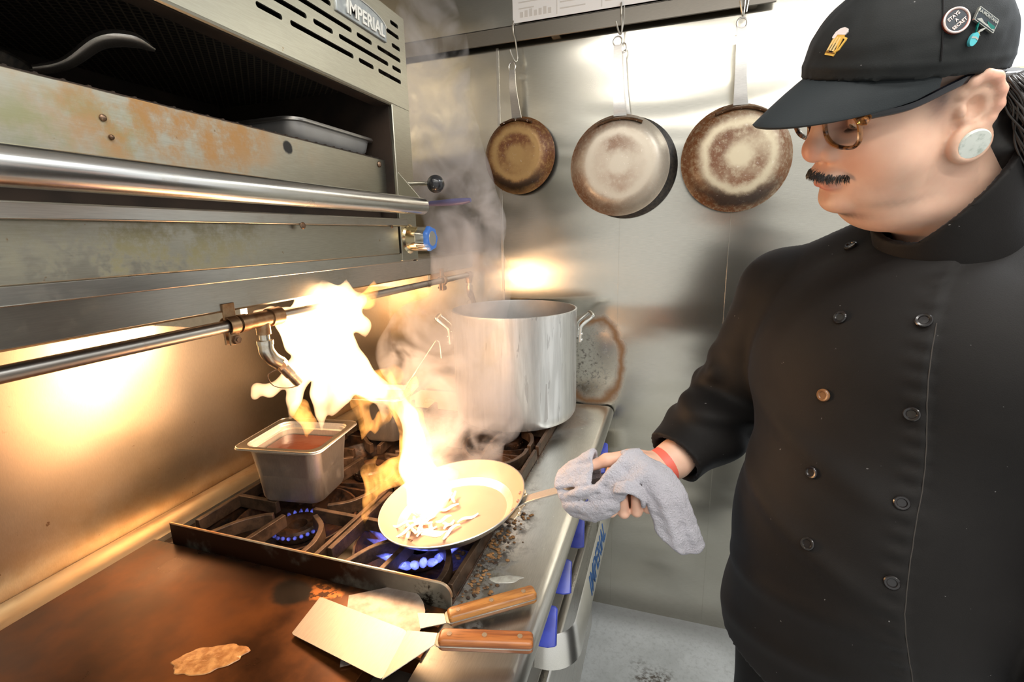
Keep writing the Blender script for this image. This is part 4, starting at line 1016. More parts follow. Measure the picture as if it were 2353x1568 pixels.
def body_sdf(p):
    d = head_sdf(hl(p)) * HS
    nk = hw((-.030, 0, -.050))
    d = sm(d, s_cap(p, nk, NECK, .060, .070), .028)
    t = s_cap(p, NECK - vv(0, 0, .04), tw(0, 0, .95), .085, .13)
    t = sm(t, s_cap(p, tw(-.17, -.015, 1.43), tw(.17, -.015, 1.43), .052), .05)
    for s_ in (-1, 1): t = sm(t, s_cap(p, tw(s_ * .10, .0, .92), tw(s_ * .11, .0, .82), .08), .04)
    d = sm(d, t, .03)
    arm = s_polys(p, [SH, EL, WR, hd(.055, .018, .002)], [.052, .045, .0335, .0315], .02)
    d = sm(d, arm, .03)
    la = s_polys(p, [tw(.212, -.01, 1.43), tw(.27, .02, 1.15), tw(.26, .10, .96)], [.05, .043, .032], .02)
    d = sm(d, la, .03)
    # gripping hand: palm, four fingers curled under the handle, thumb on top
    q = (p - HC) @ np.array([HX, HY, _n]).T
    h = s_ell(q, (.018, .030, .000), (.050, .017, .042))
    h = sm(h, s_cap(q, (.062, .016, .008), (.020, .026, .020), .026, .018), .02)
    for i, x in enumerate((-.036, -.012, .012, .034)):
        L = (1., 1.06, 1.0, .86)[i]; r0 = (.0112, .0115, .0110, .0098)[i]
        P = [(x * .8 + .004, .036, .004), (x, .042, -.022 * L), (x + .001, .022, -.054 * L), (x + .003, -.018, -.060 * L), (x + .005, -.046, -.044 * L), (x + .007, -.048, -.014)]
        h = sm(h, s_polys(q, P, [r0, r0 * 1.06, r0, r0 * 1.02, r0 * .95, r0 * .82], .004), .004)
    th = s_polys(q, [(.048, .010, .026), (.012, .002, .044), (-.030, -.008, .045), (-.060, -.012, .036)], [.017, .0145, .0125, .0100], .006)
    h = sm(h, th, .008)
    return sm(d, h, .012)

def jacket_sdf(p):
    q = (p - T0) @ TM.T
    d = s_ell(q, (0, .012, 1.335), (.232, .158, .225))
    d = sm(d, s_ell(q, (0, .045, 1.06), (.210, .185, .28)), .06)
    d = sm(d, s_ell(q, (0, .030, .86), (.238, .175, .20)), .05)
    d = sm(d, s_cap(q, (-.19, -.02, 1.452), (.19, -.02, 1.452), .074), .05)
    b = np.stack([np.abs(q[:, 0]), q[:, 1], q[:, 2]], 1)
    d = sm(d, s_cap(b, (.04, -.03, 1.555), (.17, -.02, 1.480), .058, .056), .04)
    d = np.maximum(d, (.838 + .012 * np.sin(q[:, 0] * 9)) - p[:, 2])
    # front flap: a cloth step along the buttoned edge
    se = np.interp(p[:, 2], [.75, .9, 1.1, 1.3, 1.5], PLK)
    fl = np.clip((se - q[:, 0]) / .004, 0, 1) * (q[:, 1] > 0)
    puck = .0014 * np.sin(p[:, 2] * 260) * np.exp(-((q[:, 0] - se + .012) / .012) ** 2)
    d = d - .0038 * fl - puck * (q[:, 1] > 0)
    # soft drapes across the chest and belly
    s_, z = q[:, 0], p[:, 2]
    w = np.exp(-((z - 1.16 + .35 * (s_ + .10)) / .018) ** 2) * .0060 + np.exp(-((z - 1.27 + .30 * (s_ + .10)) / .022) ** 2) * .0055 + np.exp(-((z - 1.03 - .22 * s_) / .02) ** 2) * .0045 + np.exp(-((z - .93 - .35 * s_) / .02) ** 2) * .004
    d = d - w * np.clip((.20 - np.abs(s_ + .05)) / .1, 0, 1)
    d = d - .0035 * wob(p * vv(1, 1, .7), 17.)
    for S_, E_, W_, r in ((SH, EL, WR + (EL - WR) * .02, (.088, .082, .0585)), (tw(.212, -.01, 1.452), tw(.272, .02, 1.15), tw(.262, .10, .98), (.088, .08, .06))):
        mid = E_ + (W_ - E_) * .45
        a = s_polys(p, [S_, E_, mid, W_], [r[0], r[1], .074, r[2]], .03)
        ax1 = (p - E_) @ unit(S_ - E_); ax2 = (p - E_) @ unit(W_ - E_)
        a = a - .0065 * np.sin(ax1 * 85 + 3 * wob(p, 14.)) * np.exp(-(ax1 / .10) ** 2) - .0045 * np.sin(ax2 * 62 + 2 * wob(p, 11.)) * np.exp(-((ax2 - .03) / .10) ** 2) - .002 * wob(p, 40.)
        cutn = unit(W_ - E_); a = np.maximum(a, (p - W_) @ cutn)                       # flat cuff
        a = np.maximum(a, -np.maximum(s_cap(p, W_ - cutn * .06, W_ + cutn * .05, .049), -((p - W_) @ cutn + .055)))
        d = sm(d, a, .018)
    # loose fold standing out over the elbow
    d = sm(d, s_polys(p, FOLD, [.012, .016, .010], .01), .03)
    d = np.maximum(d, -s_cap(p, NECK - vv(0, 0, .03), hw((-.03, 0, -.03)), .070, .085))
    return d
PLK = [.165, .143, .112, .091, .066]
FOLD = [vv(1.292, -.800, 1.290), vv(1.285, -.775, 1.272), vv(1.30, -.73, 1.25)]

def cap_sdf(q):
    d = s_ell(q, (.016, 0, .040), (.1025, .0825, .099))
    d = sm(d, s_ell(q, (.032, 0, .066), (.084, .080, .072)), .02)
    d = d - .0016 * wob(q * vv(1, 1, 1.6), 60.) - .0009 * wob(q, 150.)
    d = d - .0012 * np.exp(-((q[:, 2] - (.036 + .26 * q[:, 0]) - .010) / .004) ** 2)
    return np.maximum(d, (.033 + .26 * q[:, 0]) - q[:, 2])

def on_cap(px_local_dir, c=(-.006, 0, .05)):
    """point and normal where a ray from the cap's middle leaves it (head coordinates)."""
    c = vv(*c); d = unit(px_local_dir); f = lambda P: cap_sdf(P)
    t = .2
    p = march(f, c + d * t, -d, 0, .2); return p, normal(f, p)

def person():
    t = thing('person', 'person in black cap and black double-breasted jacket holding the flaming pan by a towel', 'person', (1.56, -.95, 0))
    me, P = net_mesh('body', body_sdf, (1.02, -1.36, .74), (1.88, -.64, 1.90), .0030)
    q = hl(P); C = np.tile(vv(.82, .53, .385), (len(P), 1))
    def lay(mask, col): C[:] = C + (np.asarray(col) - C) * np.clip(mask, 0, 1)[:, None]
    ns = .5 + .5 * wob(q, 160.); n2 = .5 + .5 * wob(q, 520.)
    g = lambda c, r: np.exp(-(((q - np.asarray(c)) / np.asarray(r)) ** 2).sum(1))
    A = np.stack([q[:, 0], np.abs(q[:, 1]), q[:, 2]], 1); ga = lambda c, r: np.exp(-(((A - np.asarray(c)) / np.asarray(r)) ** 2).sum(1))
    lay(ga((.085, .035, -.035), (.03, .025, .025)) * .45, (.70, .30, .20)); lay(g((.126, 0, -.020), (.014, .022, .015)) * .6, (.66, .24, .16))
    lay(np.clip((A[:, 1] - .080) / .008, 0, 1) * (A[:, 0] < .01) * .55, (.74, .27, .19))
    lay(g((.110, 0, -.0685), (.016, .024, .0075)) * 1., (.56, .15, .11)); lay(g((.115, 0, -.0575), (.010, .022, .004)) * .6, (.50, .16, .12))
    beard = np.clip((-.042 - q[:, 2]) / .03, 0, 1) * np.clip((q[:, 2] + .165) / .03, 0, 1) * (q[:, 0] > -.03) * (1 - g((.112, 0, -.063), (.03, .03, .014)))
    lay(beard * (.08 + .16 * ns * n2), (.24, .18, .15))
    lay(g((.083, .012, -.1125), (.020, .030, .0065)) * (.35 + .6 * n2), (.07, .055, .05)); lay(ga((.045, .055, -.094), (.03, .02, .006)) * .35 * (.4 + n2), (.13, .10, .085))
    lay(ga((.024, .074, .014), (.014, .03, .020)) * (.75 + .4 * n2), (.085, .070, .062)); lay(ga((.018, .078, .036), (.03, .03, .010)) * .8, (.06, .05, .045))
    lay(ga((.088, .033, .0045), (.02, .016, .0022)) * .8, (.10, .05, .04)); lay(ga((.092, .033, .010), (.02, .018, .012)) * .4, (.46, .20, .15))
    hq = (P - HC) @ np.array([HX, HY, _n]).T
    lay(np.exp(-((hq / vv(.07, .08, .075)) ** 2).sum(1)) * .4, (.72, .33, .24))
    vcol(me, C)
    body = link('body', me, M['skin'], t, True, True, 0)
    # clothes
    me, _ = net_mesh('jacket', jacket_sdf, (1.10, -1.42, .74), (1.96, -.60, 1.64), .0048)
    jk = link('jacket', me, M['jacket'], t, True, True, 0)
    def collar(p):
        a, b = NECK - vv(0, 0, .035), hw((-.030, 0, -.045)); ax = unit(b - a); h = (p - a) @ ax
        rr = np.linalg.norm(p - a - h[:, None] * ax, axis=1)
        fw = (p - a - h[:, None] * ax) @ FT / (rr + 1e-6)
        lw = (p - a - h[:, None] * ax) @ LT / (rr + 1e-6); top = .146 - .038 * fw + .050 * np.clip(lw, 0, 1); d = np.abs(rr - (.0795 + .004 * fw)) - .0036
        return np.maximum(np.maximum(d, h - top), .010 - h) - .001
    c0 = NECK + vv(0, 0, .04)
    me, _ = net_mesh('collar', collar, c0 - .17, c0 + vv(.17, .17, .20), .0036); link('collar', me, M['jacket'], jk, True, True, 0)
    def tr(p):
        q = (p - T0) @ TM.T; b = np.stack([np.abs(q[:, 0]), q[:, 1], q[:, 2]], 1)
        d = s_ell(q, (0, .015, .86), (.205, .145, .15))
        d = sm(d, s_polys(b, [(.10, .01, .82), (.115, .015, .46), (.125, -.01, .09)], [.122, .092, .075], .03), .03)
        d = d - .004 * wob(p * vv(1, 1, .6), 22.)
        return np.maximum(d, np.maximum(.055 - p[:, 2], p[:, 2] - .93))
    me, _ = net_mesh('trousers', tr, T0 + vv(-.33, -.33, .03), T0 + vv(.33, .33, .98), .009); link('trousers', me, M['trouser'], t, True, True, 0)
    for s_ in (-1, 1):
        b = MB(); f = tw(s_ * .125, .0, 0); rg = []
        for u, w, h in ((-.085, .022, .05), (-.07, .036, .075), (0, .040, .085), (.07, .043, .07), (.14, .045, .052), (.175, .034, .04), (.190, .016, .03)):
            rg.append([f + FT * (u) + LT * (w * math.cos(a)) + vv(0, 0, max(.002, h / 2 + h / 2 * math.sin(a))) for a in np.arange(20) * 2 * PI / 20])
        b.rings(rg); b.build('shoe', M['shoe'], t)
    # buttons on the double-breasted front
    for s0, z0, col in BUTTONS:
        o0 = tw(s0, .6, z0); p = march(jacket_sdf, o0, -FT, .2, .7); nn = normal(jacket_sdf, p, .008)
        b = MB(); b.lathe([(0, .0015), (.0048, .0016), (.0058, .0030), (.0080, .0034), (.0091, .0022), (.0093, .0), (.0, -.001)], p + nn * .0006, nn, 24)
        b.build('button', M['mbrown'] if col else M['button'], jk)
    # worn edge of the front flap
    pts = []
    for z in np.linspace(1.455, .83, 46):
        s0 = np.interp(z, [.75, .9, 1.1, 1.3, 1.5], PLK) - .0015
        pts.append(march(jacket_sdf, tw(s0, .6, z), -FT, .2, .7) + FT * .0002)
    b = MB(); b.tube(pts, .0007, 6); b.build('flap_edge', M['stitch'], jk)
    # wristband and ring
    ax = unit(WR - hd(.055, .018, .002)); c = WR - ax * .016; rg = []
    u, w = perp(ax)
    b = MB()
    for h, rr in ((-.0135, .0345), (-.013, .0362), (.013, .0362), (.0135, .0345)): rg.append([c + ax * (h + .006 * math.cos(a + 1)) + rr * (math.cos(a) * u + math.sin(a) * w) for a in np.arange(40) * 2 * PI / 40])
    b.rings(rg, False, False); o = b.build('wristband', M['band'], t)
    b = MB(); q0 = hd(.034 + .005, -.037, -.028); 
    tor = [q0 + .0112 * (math.cos(a) * HX + math.sin(a) * unit(vv(*HY) * .95 + _n * .3)) for a in np.linspace(0, 2 * PI, 25)]
    b.tube(tor, .0022, 8, caps=False); b.build('ring', M['blue'], t)
    headwear(t); face_things(t); hair(t)
    return t

def hl_mesh(b, name, mat, parent, **k):
    """build a mesh given in head coordinates."""
    b.v = [tuple(hw(p)) for p in b.v]; return b.build(name, mat, parent, **k)

def headwear(t):
    f = lambda p: cap_sdf(hl(p)) * HS
    me, _ = net_mesh('cap', f, hw((0, 0, .06)) - .20, hw((0, 0, .06)) + .20, .0034)
    cap = link('cap', me, M['cap'], t, True, True, 50)
    G = []
    for u in np.linspace(-1, 1, 41):
        a = u * 1.22; Lr, Fr = .0850 * math.sin(a), -.006 + .1230 * math.cos(a); Ur = .0345 + .26 * Fr
        ext = .068 * max(0, math.cos(u * PI / 2)) ** .62; row = []
        for v in np.linspace(0, 1, 14):
            F_ = Fr + ext * v - .004 * (1 - v); L_ = Lr * (1 + .02 * v)
            row.append((F_, L_, Ur - .30 * ext * v - (1.0 if L_ > 0 else 4.8) * L_ * L_ * min(1, v * 1.3) * (ext / .068) ** .5 - .012 * v * v))
        G.append(row)
    b = MB(); b.grid(G); o = hl_mesh(b, 'brim', M['brimtop'], cap, angle=0)
    s = o.modifiers.new('Solid', 'SOLIDIFY'); s.thickness = .0042; s.offset = 0
    s = o.modifiers.new('Bevel', 'BEVEL'); s.width = .0012; s.segments = 2
    # panel seam and eyelet-like stitching
    for a0 in (.85, -.85):
        pts = []
        for e in np.linspace(.10, 1.45, 22):
            p, n = on_cap((math.cos(a0) * math.cos(e) * .8, math.sin(a0) * 1.3 * math.cos(e), math.sin(e)))
            if p[2] > .034 + .26 * p[0] + .002: pts.append(p + n * .0001)
        b = MB(); b.tube(pts, .0011, 6); hl_mesh(b, 'panel_seam', M['trouser'], cap)
    # pins: placed by where they sit on the side of the crown
    def frame(F_, U_, tilt):
        c = vv(F_, .2, U_); p = march(cap_sdf, c, vv(0, -1, 0), 0, .3); n = normal(cap_sdf, p, .006)
        up = vv(0, 0, 1) - n * n[2]; up = unit(up); rt = np.cross(up, n)                     # rt: viewer's right when looking at it
        ca, sa = math.cos(R(tilt)), math.sin(R(tilt)); return p + n * .001, rt * ca + up * sa, -rt * sa + up * ca, n
    def flat(poly, fr, h0, h1, name, mat, parent):
        p, u, v, n = fr; k_ = PS[0]; b = MB(); b.rings([[p + u * x * k_ + v * y * k_ + n * h for x, y in poly] for h in (h0, h1)]); return hl_mesh(b, name, mat, parent, smooth=False)
    circ = lambda r, n=40, cx=0, cy=0, ry=None: [(cx + r * math.cos(a), cy + (ry or r) * math.sin(a)) for a in np.arange(n) * 2 * PI / n]
    PS[0] = .70; fr = frame(*PINS[0]); pr = flat(circ(.0172), fr, 0, .0018, 'round_pin', M['pinred'], cap); flat(circ(.0140), fr, .0018, .0021, 'pin_field', M['pindark'], pr)
    p, u, v, n = fr; ring = MB(); ring.tube([p + n * .0022 + .0111 * (math.cos(a) * u + math.sin(a) * v) for a in np.linspace(0, 2 * PI, 41)], .0011, 8, caps=False); hl_mesh(ring, 'pin_ring', M['pintxt'], pr)
    for tx, y, sz in (('STAYS', .0046, .0044), ('A', .0002, .0040), ('SECRET', -.0045, .0044)):
        text('pin_lettering', tx, sz * HS, hw(p + n * .0024 + v * y), u @ HM, v @ HM, M['pintxt'], pr, .0002, 0, .0001)
    PS[0] = .88; fr = frame(*PINS[1]); pr = flat(rrect(.0325, .0150, .0008, 2), fr, 0, .0022, 'bar_pin', M['pinsilver'], cap); flat(rrect(.0305, .0132, .0006, 2), fr, .0022, .0024, 'pin_field', M['pindark'], pr)
    p, u, v, n = fr; text('pin_lettering', 'LA MONTANA', .0042 * HS, hw(p + n * .0026 + v * .0031), u @ HM, v @ HM, M['pinsilver'], pr, .0002, 0, .0001)
    flat([(-.014, -.0058), (.0148, -.0058), (.0148, -.0046), (.008, -.001), (.002, -.0042), (-.003, -.0040), (-.008, -.002), (-.012, -.0045)], fr, .0024, .0026, 'pin_hills', M['pinsilver'], pr)
    flat([(.001, -.0012), (.014, -.0012), (.0142, -.0040), (.010, -.0052), (.004, -.0040)], fr, .0024, .0027, 'pin_lake', M['pingreen'], pr)
    PS[0] = .66; fr = frame(*PINS[2]); p, u, v, n = fr; pr = flat(circ(.0060, 28, ry=.0092), fr, 0, .0030, 'radish_pin', M['pinturq'], cap)
    flat([(-.0055, .0022), (0, .0036), (.0055, .0022), (.0058, -.0002), (0, .0012), (-.0058, -.0002)], fr, .0030, .0033, 'pin_stripe', M['pinsilver'], pr)
    for pts in ([(0, .009), (-.0035, .016), (-.0040, .024), (-.0012, .017)], [(.001, .009), (.0075, .013), (.0125, .020), (.004, .015)], [(.0, .009), (.005, .0095), (.0085, .0070), (.004, .0078)]):
        flat(pts, fr, 0, .0016, 'pin_leaf', M['pinsilver'] if pts[1][0] > 0 else M['pingreen'], pr)
    flat(circ(.0018, 12, .0035, .0092), fr, 0, .0020, 'pin_dot', M['pingold'], pr)
    # embroidered beer mug on the front
    c = vv(*BEER[:3]); dr = unit(c - vv(.0, 0, .05)); p = march(cap_sdf, c + dr * .1, -dr, 0, .2); n = normal(cap_sdf, p, .006); up = unit(vv(0, 0, 1) - n * n[2]); rt = np.cross(up, n); ca, sa = math.cos(R(BEER[3])), math.sin(R(BEER[3]))
    fr = (p, rt * ca + up * sa, -rt * sa + up * ca, n)
    def patch(poly, h, name, mat, par):
        """embroidery that follows the curved cloth."""
        p, u, v, n = fr; top = []
        for x, y in poly:
            q = march(cap_sdf, p + u * x * .78 + v * y * .85 + n * .04, -n, 0, .08); top.append(q + n * h)
        b = MB(); b.rings([[q - n * .002 for q in top], top]); return hl_mesh(b, name, mat, par, smooth=False)
    e = patch([(-.0085, -.0135), (.0070, -.0135), (.0082, -.0100), (.0080, .0100), (.0050, .0110), (-.0050, .0100), (-.0085, .0080)], .0009, 'mug_emblem', M['beer'], cap)
    for x in (-.0055, -.0012, .0032): patch([(x - .0010, -.0085), (x + .0010, -.0085), (x + .0010, .0070), (x - .0010, .0070)], .0011, 'mug_stripe', M['beerl'], e)
    patch([(-.0085, -.0108), (.0075, -.0106), (.0075, -.0098), (-.0085, -.0100)], .0012, 'mug_line', M['beerline'], e)
    patch([(-.0105, .0060), (-.0080, .0045), (-.0050, .0060), (-.0040, .0095), (.0085, .0105), (.0098, .0140), (.0070, .0175), (.0010, .0185), (-.0060, .0165), (-.0100, .0120)], .0012, 'mug_foam', M['foam'], e)
    patch([(.0080, .0085), (.0135, .0080), (.0140, .0050), (.0115, -.0060), (.0080, -.0090), (.0080, -.0070), (.0098, -.0050), (.0116, .0050), (.0112, .0062), (.0080, .0065)], .0009, 'mug_handle', M['beer'], e)

def face_things(t):
    g = bpy.data.objects.new('eyeglasses', None); COL.objects.link(g); MW['eyeglasses'] = Matrix.Identity(4); g.parent = t; g.matrix_parent_inverse = MW[t.name].inverted()
    def rim(sgn):
        c = vv(GL[0], GL[1] if sgn > 0 else -GL[1] - .0055, GL[2]); n = unit((1, sgn * .16, -.10)); u = unit(np.cross((0, 0, 1), n)); v = np.cross(n, u)      # u: to his left
        out = []
        for a in np.linspace(0, 2 * PI, 49)[:-1]:
            ca, sa = math.cos(a), math.sin(a); k = (abs(ca) ** 2.5 + abs(sa) ** 2.5) ** (-1 / 2.5)
            out.append(c + u * (.0262 * k * ca) + v * (.0212 * k * sa * (1.0 if sa > 0 else 1.06)))
        return c, u, v, n, out
    fr = MB(); ends = {}
    for sgn in (1, -1):
        c, u, v, n, out = rim(sgn); o2 = out + out[:1]
        b = MB(); b.tube(o2, .0024, 8, caps=False, flat=(1., 1.25)); hl_mesh(b, 'rim', M['tort'], g)
        l = MB(); l.rings([[c + (p - c) * .98 - n * .0008 for p in out], [c + (p - c) * .98 + n * .0008 for p in out]]); hl_mesh(l, 'lens', M['lens'], g, angle=30)
        e0 = c + u * (sgn * .0245) + v * .0105; e1 = vv(GL[0] - .012, sgn * .0660, GL[2] + .0135)
        b = MB(); b.tube([e0, e0 + u * sgn * .006 - n * .002, e1], [.0032, .0036, .0030], 8, flat=(1, 1.5)); hl_mesh(b, 'end_piece', M['tort'], g)
        P = spline([e1, (.060, sgn * .0765, .0215), (.02, sgn * .0775, .0275), (-.006, sgn * .0725, .0270), (-.028, sgn * .0690, .010)], 6)
        b = MB(); b.tube(P, .0029, 8, flat=(.8, 1.5)); hl_mesh(b, 'temple', M['blackac'], g)
        b = MB(); b.sphere(e0 + u * sgn * .004 + n * .003, .0016, 8, 6); hl_mesh(b, 'rivet', M['pingold'], g)
    b = MB(); b.tube(spline([(GL[0] + .003, .0125, GL[2] + .0075), (GL[0] + .0075, 0, GL[2] + .0105), (GL[0] + .003, -.0190, GL[2] + .0065)], 6), .0026, 8); hl_mesh(b, 'bridge', M['tort'], g)
    # eyes looking down at the pan under heavy lids
    for sgn in (1, -1):
        e = MB(); e.sphere((.0815, sgn * .033, .0105), .0125, 20, 14); eo = hl_mesh(e, 'eye', M['eyew'], t)
        e = MB(); d = unit((.80, -.06, -.60)); e.lathe([(0, .0128), (.003, .0126), (.0058, .0113), (.0060, .0105)], vv(.0815, sgn * .033, .0105), d, 20); hl_mesh(e, 'iris', M['iris'], eo)
        b = MB()
        for k in range(26):
            u_ = -1 + 2 * k / 25; p = vv(.0945 - .006 * u_ * u_, sgn * (.033 + .012 * u_), .0045 - .001 * (1 - u_ * u_)); b.tube([p, p + vv(.0045, sgn * u_ * .002, -.003)], [.0005, .0001], 4)
        hl_mesh(b, 'eyelashes', M['mous'], t)
    # moustache
    b = MB(); f = head_sdf
    for k in range(420):
        u_ = RNG.uniform(-1, 1); y0 = u_ * .033; z0 = -.0425 - .0085 * abs(u_) ** 1.5 - RNG.uniform(0, .0085) * (1 - .6 * abs(u_)) - .001
        p = march(f, vv(.16, y0, z0), vv(-1, 0, 0), 0, .12); ln = RNG.uniform(.006, .0100)
        d = unit((.32 + RNG.normal(0, .12), u_ * .55 + RNG.normal(0, .16), -1.)); n = vv(1, u_ * .5, 0)
        b.tube([p - n * .001, p + d * ln * .5 + n * .0013, p + d * ln + n * .0002], [.0004, .0004, .0001], 4)
    hl_mesh(b, 'moustache', M['mous'], t)
    for sgn in (1, -1):
        b = MB(); b.lathe([(0, -.008), (.0150, -.008), (.0150, .0035), (.0162, .0045), (.0162, .0065), (.0150, .0078), (0, .0082)], (-.0100, sgn * .0740, -.0415), unit((.12, sgn, -.12)), 40); hl_mesh(b, 'ear_plug', M['jade'], t)

def hair(t):
    f = lambda q: sm(s_ell(q, (-.052, 0, -.018), (.050, .068, .070)), sm(s_ell(q, (-.080, .030, -.080), (.036, .045, .050)), s_ell(q, (-.080, -.030, -.080), (.036, .045, .050)), .03), .03) - .003 * wob(q * vv(1, 1, .3), 120.)
    F = lambda p: np.maximum(f(hl(p)), hl(p)[:, 2] - (.030 + .26 * hl(p)[:, 0])) * HS
    c = hw((-.06, 0, -.04)); me, _ = net_mesh('hair', F, c - .16, c + .16, .0042); ho = link('hair', me, M['hair'], t, True, True, 0)
    b = MB()
    for k in range(620):
        s_ = 1 if RNG.random() < .72 else -1
        a = RNG.uniform(.24, 1.5); y = s_ * (.079 * math.cos(a * .9)); x = -.020 - .066 * math.sin(a); z = .022 + .26 * x + RNG.uniform(-.012, .006)
        p = vv(x, y, z); P = [p]; ln = RNG.uniform(.075, .135); ph = RNG.uniform(0, 6.28); am = RNG.uniform(.002, .0045)
        out = unit((x + .02, y, 0))
        for i in range(1, 9):
            u_ = i / 8
            q = p + vv(-.030 * u_, -.012 * s_ * u_, -ln * u_) + out * (.008 * u_ + .012 * math.sin(u_ * 2.6) + am * math.sin(u_ * 9 + ph)) + vv(0, am * 1.2 * math.cos(u_ * 8 + ph), 0)
            if u_ > .7: q = q + out * (u_ - .7) * .035 + vv(0, 0, (u_ - .7) * .03)
            P.append(q)
        b.tube(spline(P, 2), [.0011, .0015, .0013, .0003], 5)
    hl_mesh(b, 'hair_locks', M['hair'], ho, angle=0)

BUTTONS = [(-.080, 1.545, 0), (-.034, 1.449, 0), (-.032, 1.338, 1), (-.022, 1.228, 0), (.0, 1.136, 0), (.030, 1.556, 0), (.059, 1.457, 0), (.071, 1.341, 0), (.082, 1.228, 0), (.094, 1.129, 0)]
PS = [1.]
PINS = [(.0263, .0892, 24), (-.0016, .0803, -44), (.0131, .0685, -34)]
BEER = (.1066, .0234, .0982, -14)
GL = (.108, .0400, .0095)
M['mbrown'] = plain('brown_rimmed_button', (.20, .09, .035), .3, 0)

# ------------------------------------------------------------------ towel wrapped round the handle
def patch_pts(rows, n=30):
    A = [spline(r, n // (len(r) - 1)) for r in rows]; A = np.array(A)
    return np.array([spline(A[:, j], n // (len(rows) - 1)) for j in range(A.shape[1])]).reshape(-1, 3)
def s_pts(p, P, r):
    """distance to a dense sheet of points (thick cloth)."""
    out = np.full(len(p), 9.); P = P.astype(np.float32)
    lo, hi = P.min(0) - .03, P.max(0) + .03
    near = ((p > lo) & (p < hi)).all(1); bx = np.maximum(np.maximum(lo - p, p - hi), 0); out = np.linalg.norm(bx, axis=1) + .028
    idx = np.where(near)[0]
    for k in range(0, len(idx), 4000):
        q = p[idx[k:k + 4000]].astype(np.float32)
        d2 = (q * q).sum(1)[:, None] - 2 * q @ P.T + (P * P).sum(1)[None]
        out[idx[k:k + 4000]] = np.sqrt(np.maximum(d2.min(1), 0)) - r
    return out
def towel():
    Bq = np.array([HX, HY, _n])
    # tail thrown over the wrist
    tail = patch_pts([[(.004, -.004, .054), (.026, -.008, .054), (.052, -.016, .044), (.080, -.020, .026)],
                      [(.024, -.036, .042), (.046, -.042, .040), (.072, -.042, .026), (.098, -.036, .004)],
                      [(.042, -.056, .010), (.062, -.066, .002), (.088, -.056, -.010), (.112, -.046, -.030)],
                      [(.048, -.062, -.036), (.070, -.072, -.048), (.096, -.062, -.060), (.120, -.050, -.070)],
                      [(.056, -.064, -.074), (.078, -.072, -.100), (.104, -.060, -.122), (.128, -.050, -.112)]], 60)
    band = patch_pts([[(-.060, -.052, -.004), (-.040, -.050, .022), (-.014, -.036, .046), (.012, -.014, .058), (.030, .002, .056)],
                      [(-.030, -.058, -.014), (-.012, -.056, .010), (.012, -.046, .034), (.034, -.032, .044), (.050, -.022, .046)],
                      [(-.008, -.062, -.006), (.004, -.062, .010), (.024, -.058, .026), (.046, -.050, .032), (.060, -.048, .030)]], 44)
    curl = patch_pts([[(-.010, -.064, .026), (.010, -.066, .030), (.028, -.064, .022), (.038, -.060, .004), (.036, -.056, -.016)],
                      [(-.014, -.068, .014), (.006, -.074, .018), (.022, -.072, .010), (.031, -.066, -.004), (.030, -.060, -.022)]], 24)
    upper = patch_pts([[(-.124, .012, -.014), (-.092, .018, -.018), (-.055, .026, -.020)],
                       [(-.126, .008, .014), (-.096, .014, .030), (-.058, .020, .046)],
                       [(-.128, -.018, .020), (-.100, -.014, .036), (-.060, -.008, .054)],
                       [(-.132, -.036, .008), (-.104, -.040, .014), (-.066, -.046, .016)]], 27)
    lower = patch_pts([[(-.128, -.038, -.004), (-.094, -.048, -.004), (-.050, -.056, .004), (-.012, -.060, .006)],
                       [(-.122, -.044, -.026), (-.088, -.056, -.028), (-.048, -.064, -.022), (-.014, -.062, -.012)],
                       [(-.108, -.036, -.056), (-.076, -.046, -.058), (-.042, -.056, -.046), (-.016, -.056, -.030)],
                       [(-.098, -.006, -.070), (-.066, -.014, -.068), (-.036, -.024, -.056), (-.014, -.030, -.040)]], 27)
    def f(p):
        q = (p - HC) @ Bq.T
        q = q + np.stack([wob(q, 60.), wob(q + 5, 60.), wob(q + 9, 60.)], 1) * .0035
        rip = .0022 * np.sin(q[:, 0] * 210 + 40 * q[:, 2]) * (q[:, 0] > .03) * np.clip((.03 - q[:, 2]) / .05, 0, 1)
        d = s_pts(q, tail, .0066) - rip
        d = sm(d, s_pts(q, band, .0062), .005); d = sm(d, s_pts(q, curl, .0042), .0015)
        d = sm(d, s_pts(q, upper, .0060), .003); d = sm(d, s_pts(q, lower, .0062), .004)
        d = sm(d, s_polys(q, [(-.098, -.032, -.062), (-.066, -.044, -.056), (-.030, -.052, -.042)], [.006, .0085, .007], .006), .002)
        d = sm(d, s_polys(q, [(-.126, -.040, -.010), (-.085, -.050, .002), (-.044, -.056, .010)], [.006, .010, .009], .006), .002)
        for a_, b_ in (((-.125, -.050, -.020), (-.020, -.064, -.006)), ((-.100, -.050, -.045), (-.030, -.062, -.030)), ((-.118, -.014, .034), (-.062, -.020, .050)), ((-.050, -.058, .006), (.010, -.040, .044)), ((.040, -.050, .030), (.082, -.070, -.080)), ((.066, -.045, .024), (.104, -.062, -.095))):
            d = d + (.0042 if a_[0] < 0 else .0020) * np.exp(-(s_cap(q, a_, b_, 0) / .0055) ** 2)
        return d - .0016 * wob(p, 330.) - .0018 * wob(p, 110.)
    me, _ = net_mesh('towel', f, HC - .19, HC + .19, .0026, relax=0, slack=2.2)
    o = link('towel', me, M['terry'], None, True, True, 0); tag(o, 'pale grey terry towel wrapped round the pan handle in the gripping hand', 'towel')
